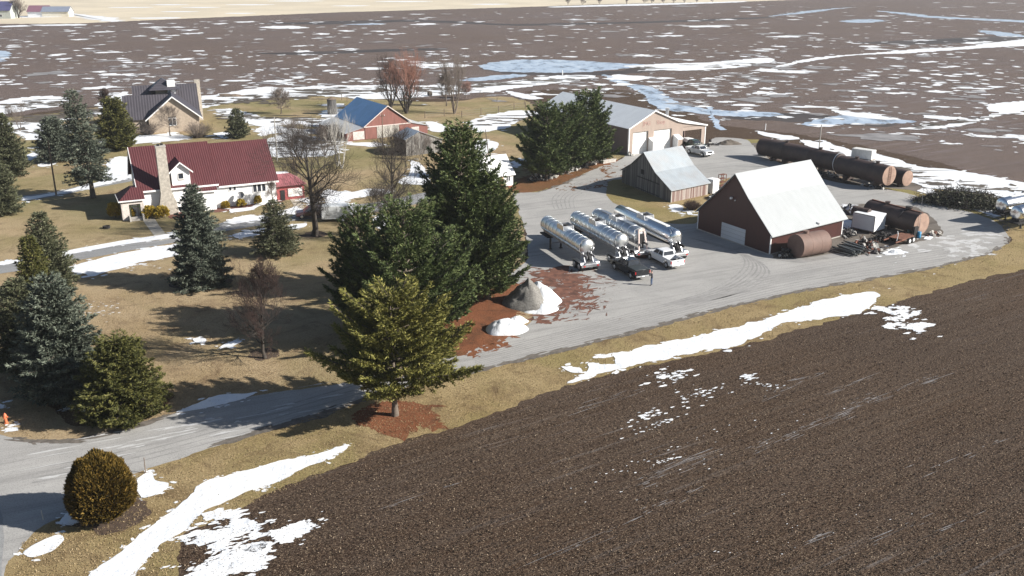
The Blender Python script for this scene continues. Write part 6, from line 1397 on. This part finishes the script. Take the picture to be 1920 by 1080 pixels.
baretree('leafless tree beside the far house at the upper left', (35,34), (31,-8), 15, 91, 'darkbark', 'greytwig', 3, BT, depth=5, r0=.4, twigr=.05, upw=.6)
baretree('thin bare tree between the plank shed and the tall pine', (790,300), (794,246), 20, 92, 'bark', 'greytwig', 2, BT, depth=5, r0=.1, twigr=.013)
for k,(x,y,hh,rr,tw,n,lb) in enumerate([(372,258,34,30,'greytwig',220,'grey leafless shrub at the right corner of the brick house'),(280,252,26,28,'greytwig',150,'twiggy shrub against the left wall of the brick house'),(618,262,34,34,'darktwig',420,'big dark leafless thicket at the left wall of the blue-roofed barn'),
    (1297,394,20,18,'redtwig',260,'reddish brown leafless shrub between the plank barn and the red barn'),(540,372,12,12,'redtwig',60,'small leafless shrub at the garden walk'),(660,440,40,22,'darktwig',60,'dark undergrowth at the foot of the left clump pine'),(545,240,18,24,'greytwig',90,'low leafless orchard shrub in the snow')]):
    twigshrub(lb, (x,y), hh, rr, tw, 100+k, n)
# brush pile right of the loop
random.seed(77); p = G(1806,386); S = []; rng = np.random.default_rng(5)
for i in range(1500):
    x = rng.normal(0,3.6); y = rng.normal(0,1.3); 
    if abs(x) > 7.5: continue
    z = rng.uniform(0,1)*2.9*math.exp(-(x/5.6)**4)*math.exp(-(y/2)**2)+.05; d = rng.normal(0,1,3); d[2] = abs(d[2])*.35; d /= np.linalg.norm(d); L = rng.uniform(.4,1.6); q = np.array([x,y,z]); e = q+d*L; S.append((*q,*e,.035,.015))
bp = thing('brush_pile', 'long dark pile of cut branches on snow right of the loop', 'brush pile', p, R(-28))
V, F = seg_tubes(S, 4); npmesh('branches', V, F, M_['darktwig'], bp)
P = rng.normal(0,1,(4200,3))*np.array([3.0,1.2,.9]); P[:,2] = np.minimum(np.abs(P[:,2])*1.1+.1, 2.2*np.exp(-(P[:,0]/5)**4)+.2); P = P[np.abs(P[:,0])<7]; V, F = tris_from_tufts(P, np.tile([0,0,.5],(len(P),1)), rng.uniform(.2,.4,len(P)), .2, 4, rng, .9); npmesh('dead_needles', V, F, foliage_mat('dead_brush', (.03,.035,.022), (.075,.082,.05), (.17,.16,.11)), bp)
S = [(rng.uniform(-6,6),rng.normal(0,.8),.8, 0,0,0,.06,.02) for i in range(16)]; S = [(a[0],a[1],a[2],a[0]+rng.normal(0,1.2),a[1]+rng.normal(0,.8),a[2]+rng.uniform(.5,1.6),.05,.02) for a in S]; V, F = seg_tubes(S, 5); npmesh('pale_branch', V, F, M_['palepole'], bp)
# far tree line along the field edge at the top
for k,(x,rr) in enumerate([(1065,6),(1092,7),(1124,6),(1175,5),(1208,9),(1222,7),(1244,6),(1263,6),(1283,7),(1306,5),(1336,5)]):
    b_ = G(x, 9.5-(x-1065)*.020); b_.y += 4
    o = baretree(['far scrubby tree at the left end of the top field edge','second far scrubby tree from the left on the top field edge','third far scrubby tree on the top field edge','lone small tree left of the dense far group','tallest tree of the dense far group on the field edge','tree just right of the tallest far one','low far tree in the middle of the dense group','far tree right of the group middle','bushy far tree near the right of the group','small far tree near the right end of the group','last far tree at the right end of the field edge'][k],
        (x, 9.5-(x-1065)*.020), (x, -6), rr, 200+k, 'greytwig', 'greytwig', 3, 'far trees on the field edge', depth=4, r0=.16, twigr=.06, upw=.6)

# grass tufts and stubble that break up the verge and the near field
rng = np.random.default_rng(99)
def pipv(poly, X, Y):
    c = np.zeros(len(X), bool); j = len(poly)-1
    for i in range(len(poly)):
        (xi,yi),(xj,yj) = poly[i], poly[j]
        if yi != yj: c ^= ((yi>Y) != (yj>Y)) & (X < (xj-xi)*(Y-yi)/(yj-yi)+xi)
        j = i
    return c
def scatter_blades(name, n, poly, box, size, wd, mat, up=.8, kind='stuff', spread=.5):
    x0,x1,y0,y1 = box; X = rng.uniform(x0,x1,n*3); Y = rng.uniform(y0,y1,n*3); ok = pipv(poly, X, Y)
    for q in SNOWPX:
        if max(p[1] for p in q) > y0: ok &= ~(pipv(q, X, Y) & (rng.random(len(X)) > .05))
    X = X[ok][:n]; Y = Y[ok][:n]; n = len(X); d = [X-960, FPX*_ct-(Y-540)*_st, -(Y-540)*_ct-FPX*_st]; t = -CAM_H/d[2]
    P = np.stack([d[0]*t, d[1]*t, np.full(n,.012)], 1)
    D = np.tile([0,0,up],(n,1)); V, F = tris_from_tufts(P, D, rng.uniform(.5,1.5,n)*size, wd, 2, rng, spread); V[:,2] = np.maximum(V[:,2], .012)
    return tag(npmesh(name, V, F, mat), kind=kind)
fld = ([(330,1100),(345,1010),(450,965),(640,885),(860,805),(1060,735),(1400,655),(1650,590),(1930,500),(1930,1100)])
scatter_blades('corn_stubble', 38000, fld, (330,1930,500,1085), .085, .24, foliage_mat('stubble', (.04,.026,.017), (.14,.095,.06), (.50,.40,.29)), .15, spread=1.0)
scatter_blades('soil_clods', 34000, fld, (330,1930,500,1085), .075, .5, foliage_mat('clods', (.012,.0075,.005), (.036,.023,.015), (.065,.044,.030)), .5, spread=1.0)
vg = ([(1885,458),(1750,505),(1500,550),(1200,623),(960,683),(700,748),(560,792),(400,840),(300,874),(120,965),(40,1020),(20,1085),(325,1085),(345,1000),(450,955),(640,874),(860,797),(1055,725),(1400,646),(1650,576),(1800,530),(1925,492),(1925,440)])
gfm = foliage_mat('dry_blades', (.10,.07,.035), (.30,.22,.12), (.48,.38,.23))
scatter_blades('grass', 60000, vg, (0,1925,440,1085), .09, .22, gfm, .6)
lw = ([(0,560),(340,545),(440,600),(620,640),(640,715),(520,734),(330,775),(80,826),(0,810)])
scatter_blades('grass', 26000, lw, (0,640,540,830), .08, .25, gfm, .5)

# ------------------------------------------------------------ air
hb = MB(); hb.box(-2600, 2600, -40, 5200, -1.0, 60)
hm = bpy.data.materials.new('haze'); hm.use_nodes = True; ht = hm.node_tree; ht.nodes.clear()
ho = ht.nodes.new('ShaderNodeOutputMaterial'); hv = ht.nodes.new('ShaderNodeVolumePrincipled'); hv.inputs['Color'].default_value = (.93,.95,1,1); hv.inputs['Density'].default_value = .00015; hv.inputs['Anisotropy'].default_value = .2
ht.links.new(hv.outputs[0], ho.inputs['Volume'])
tag(hb.build('haze', hm), kind='stuff')
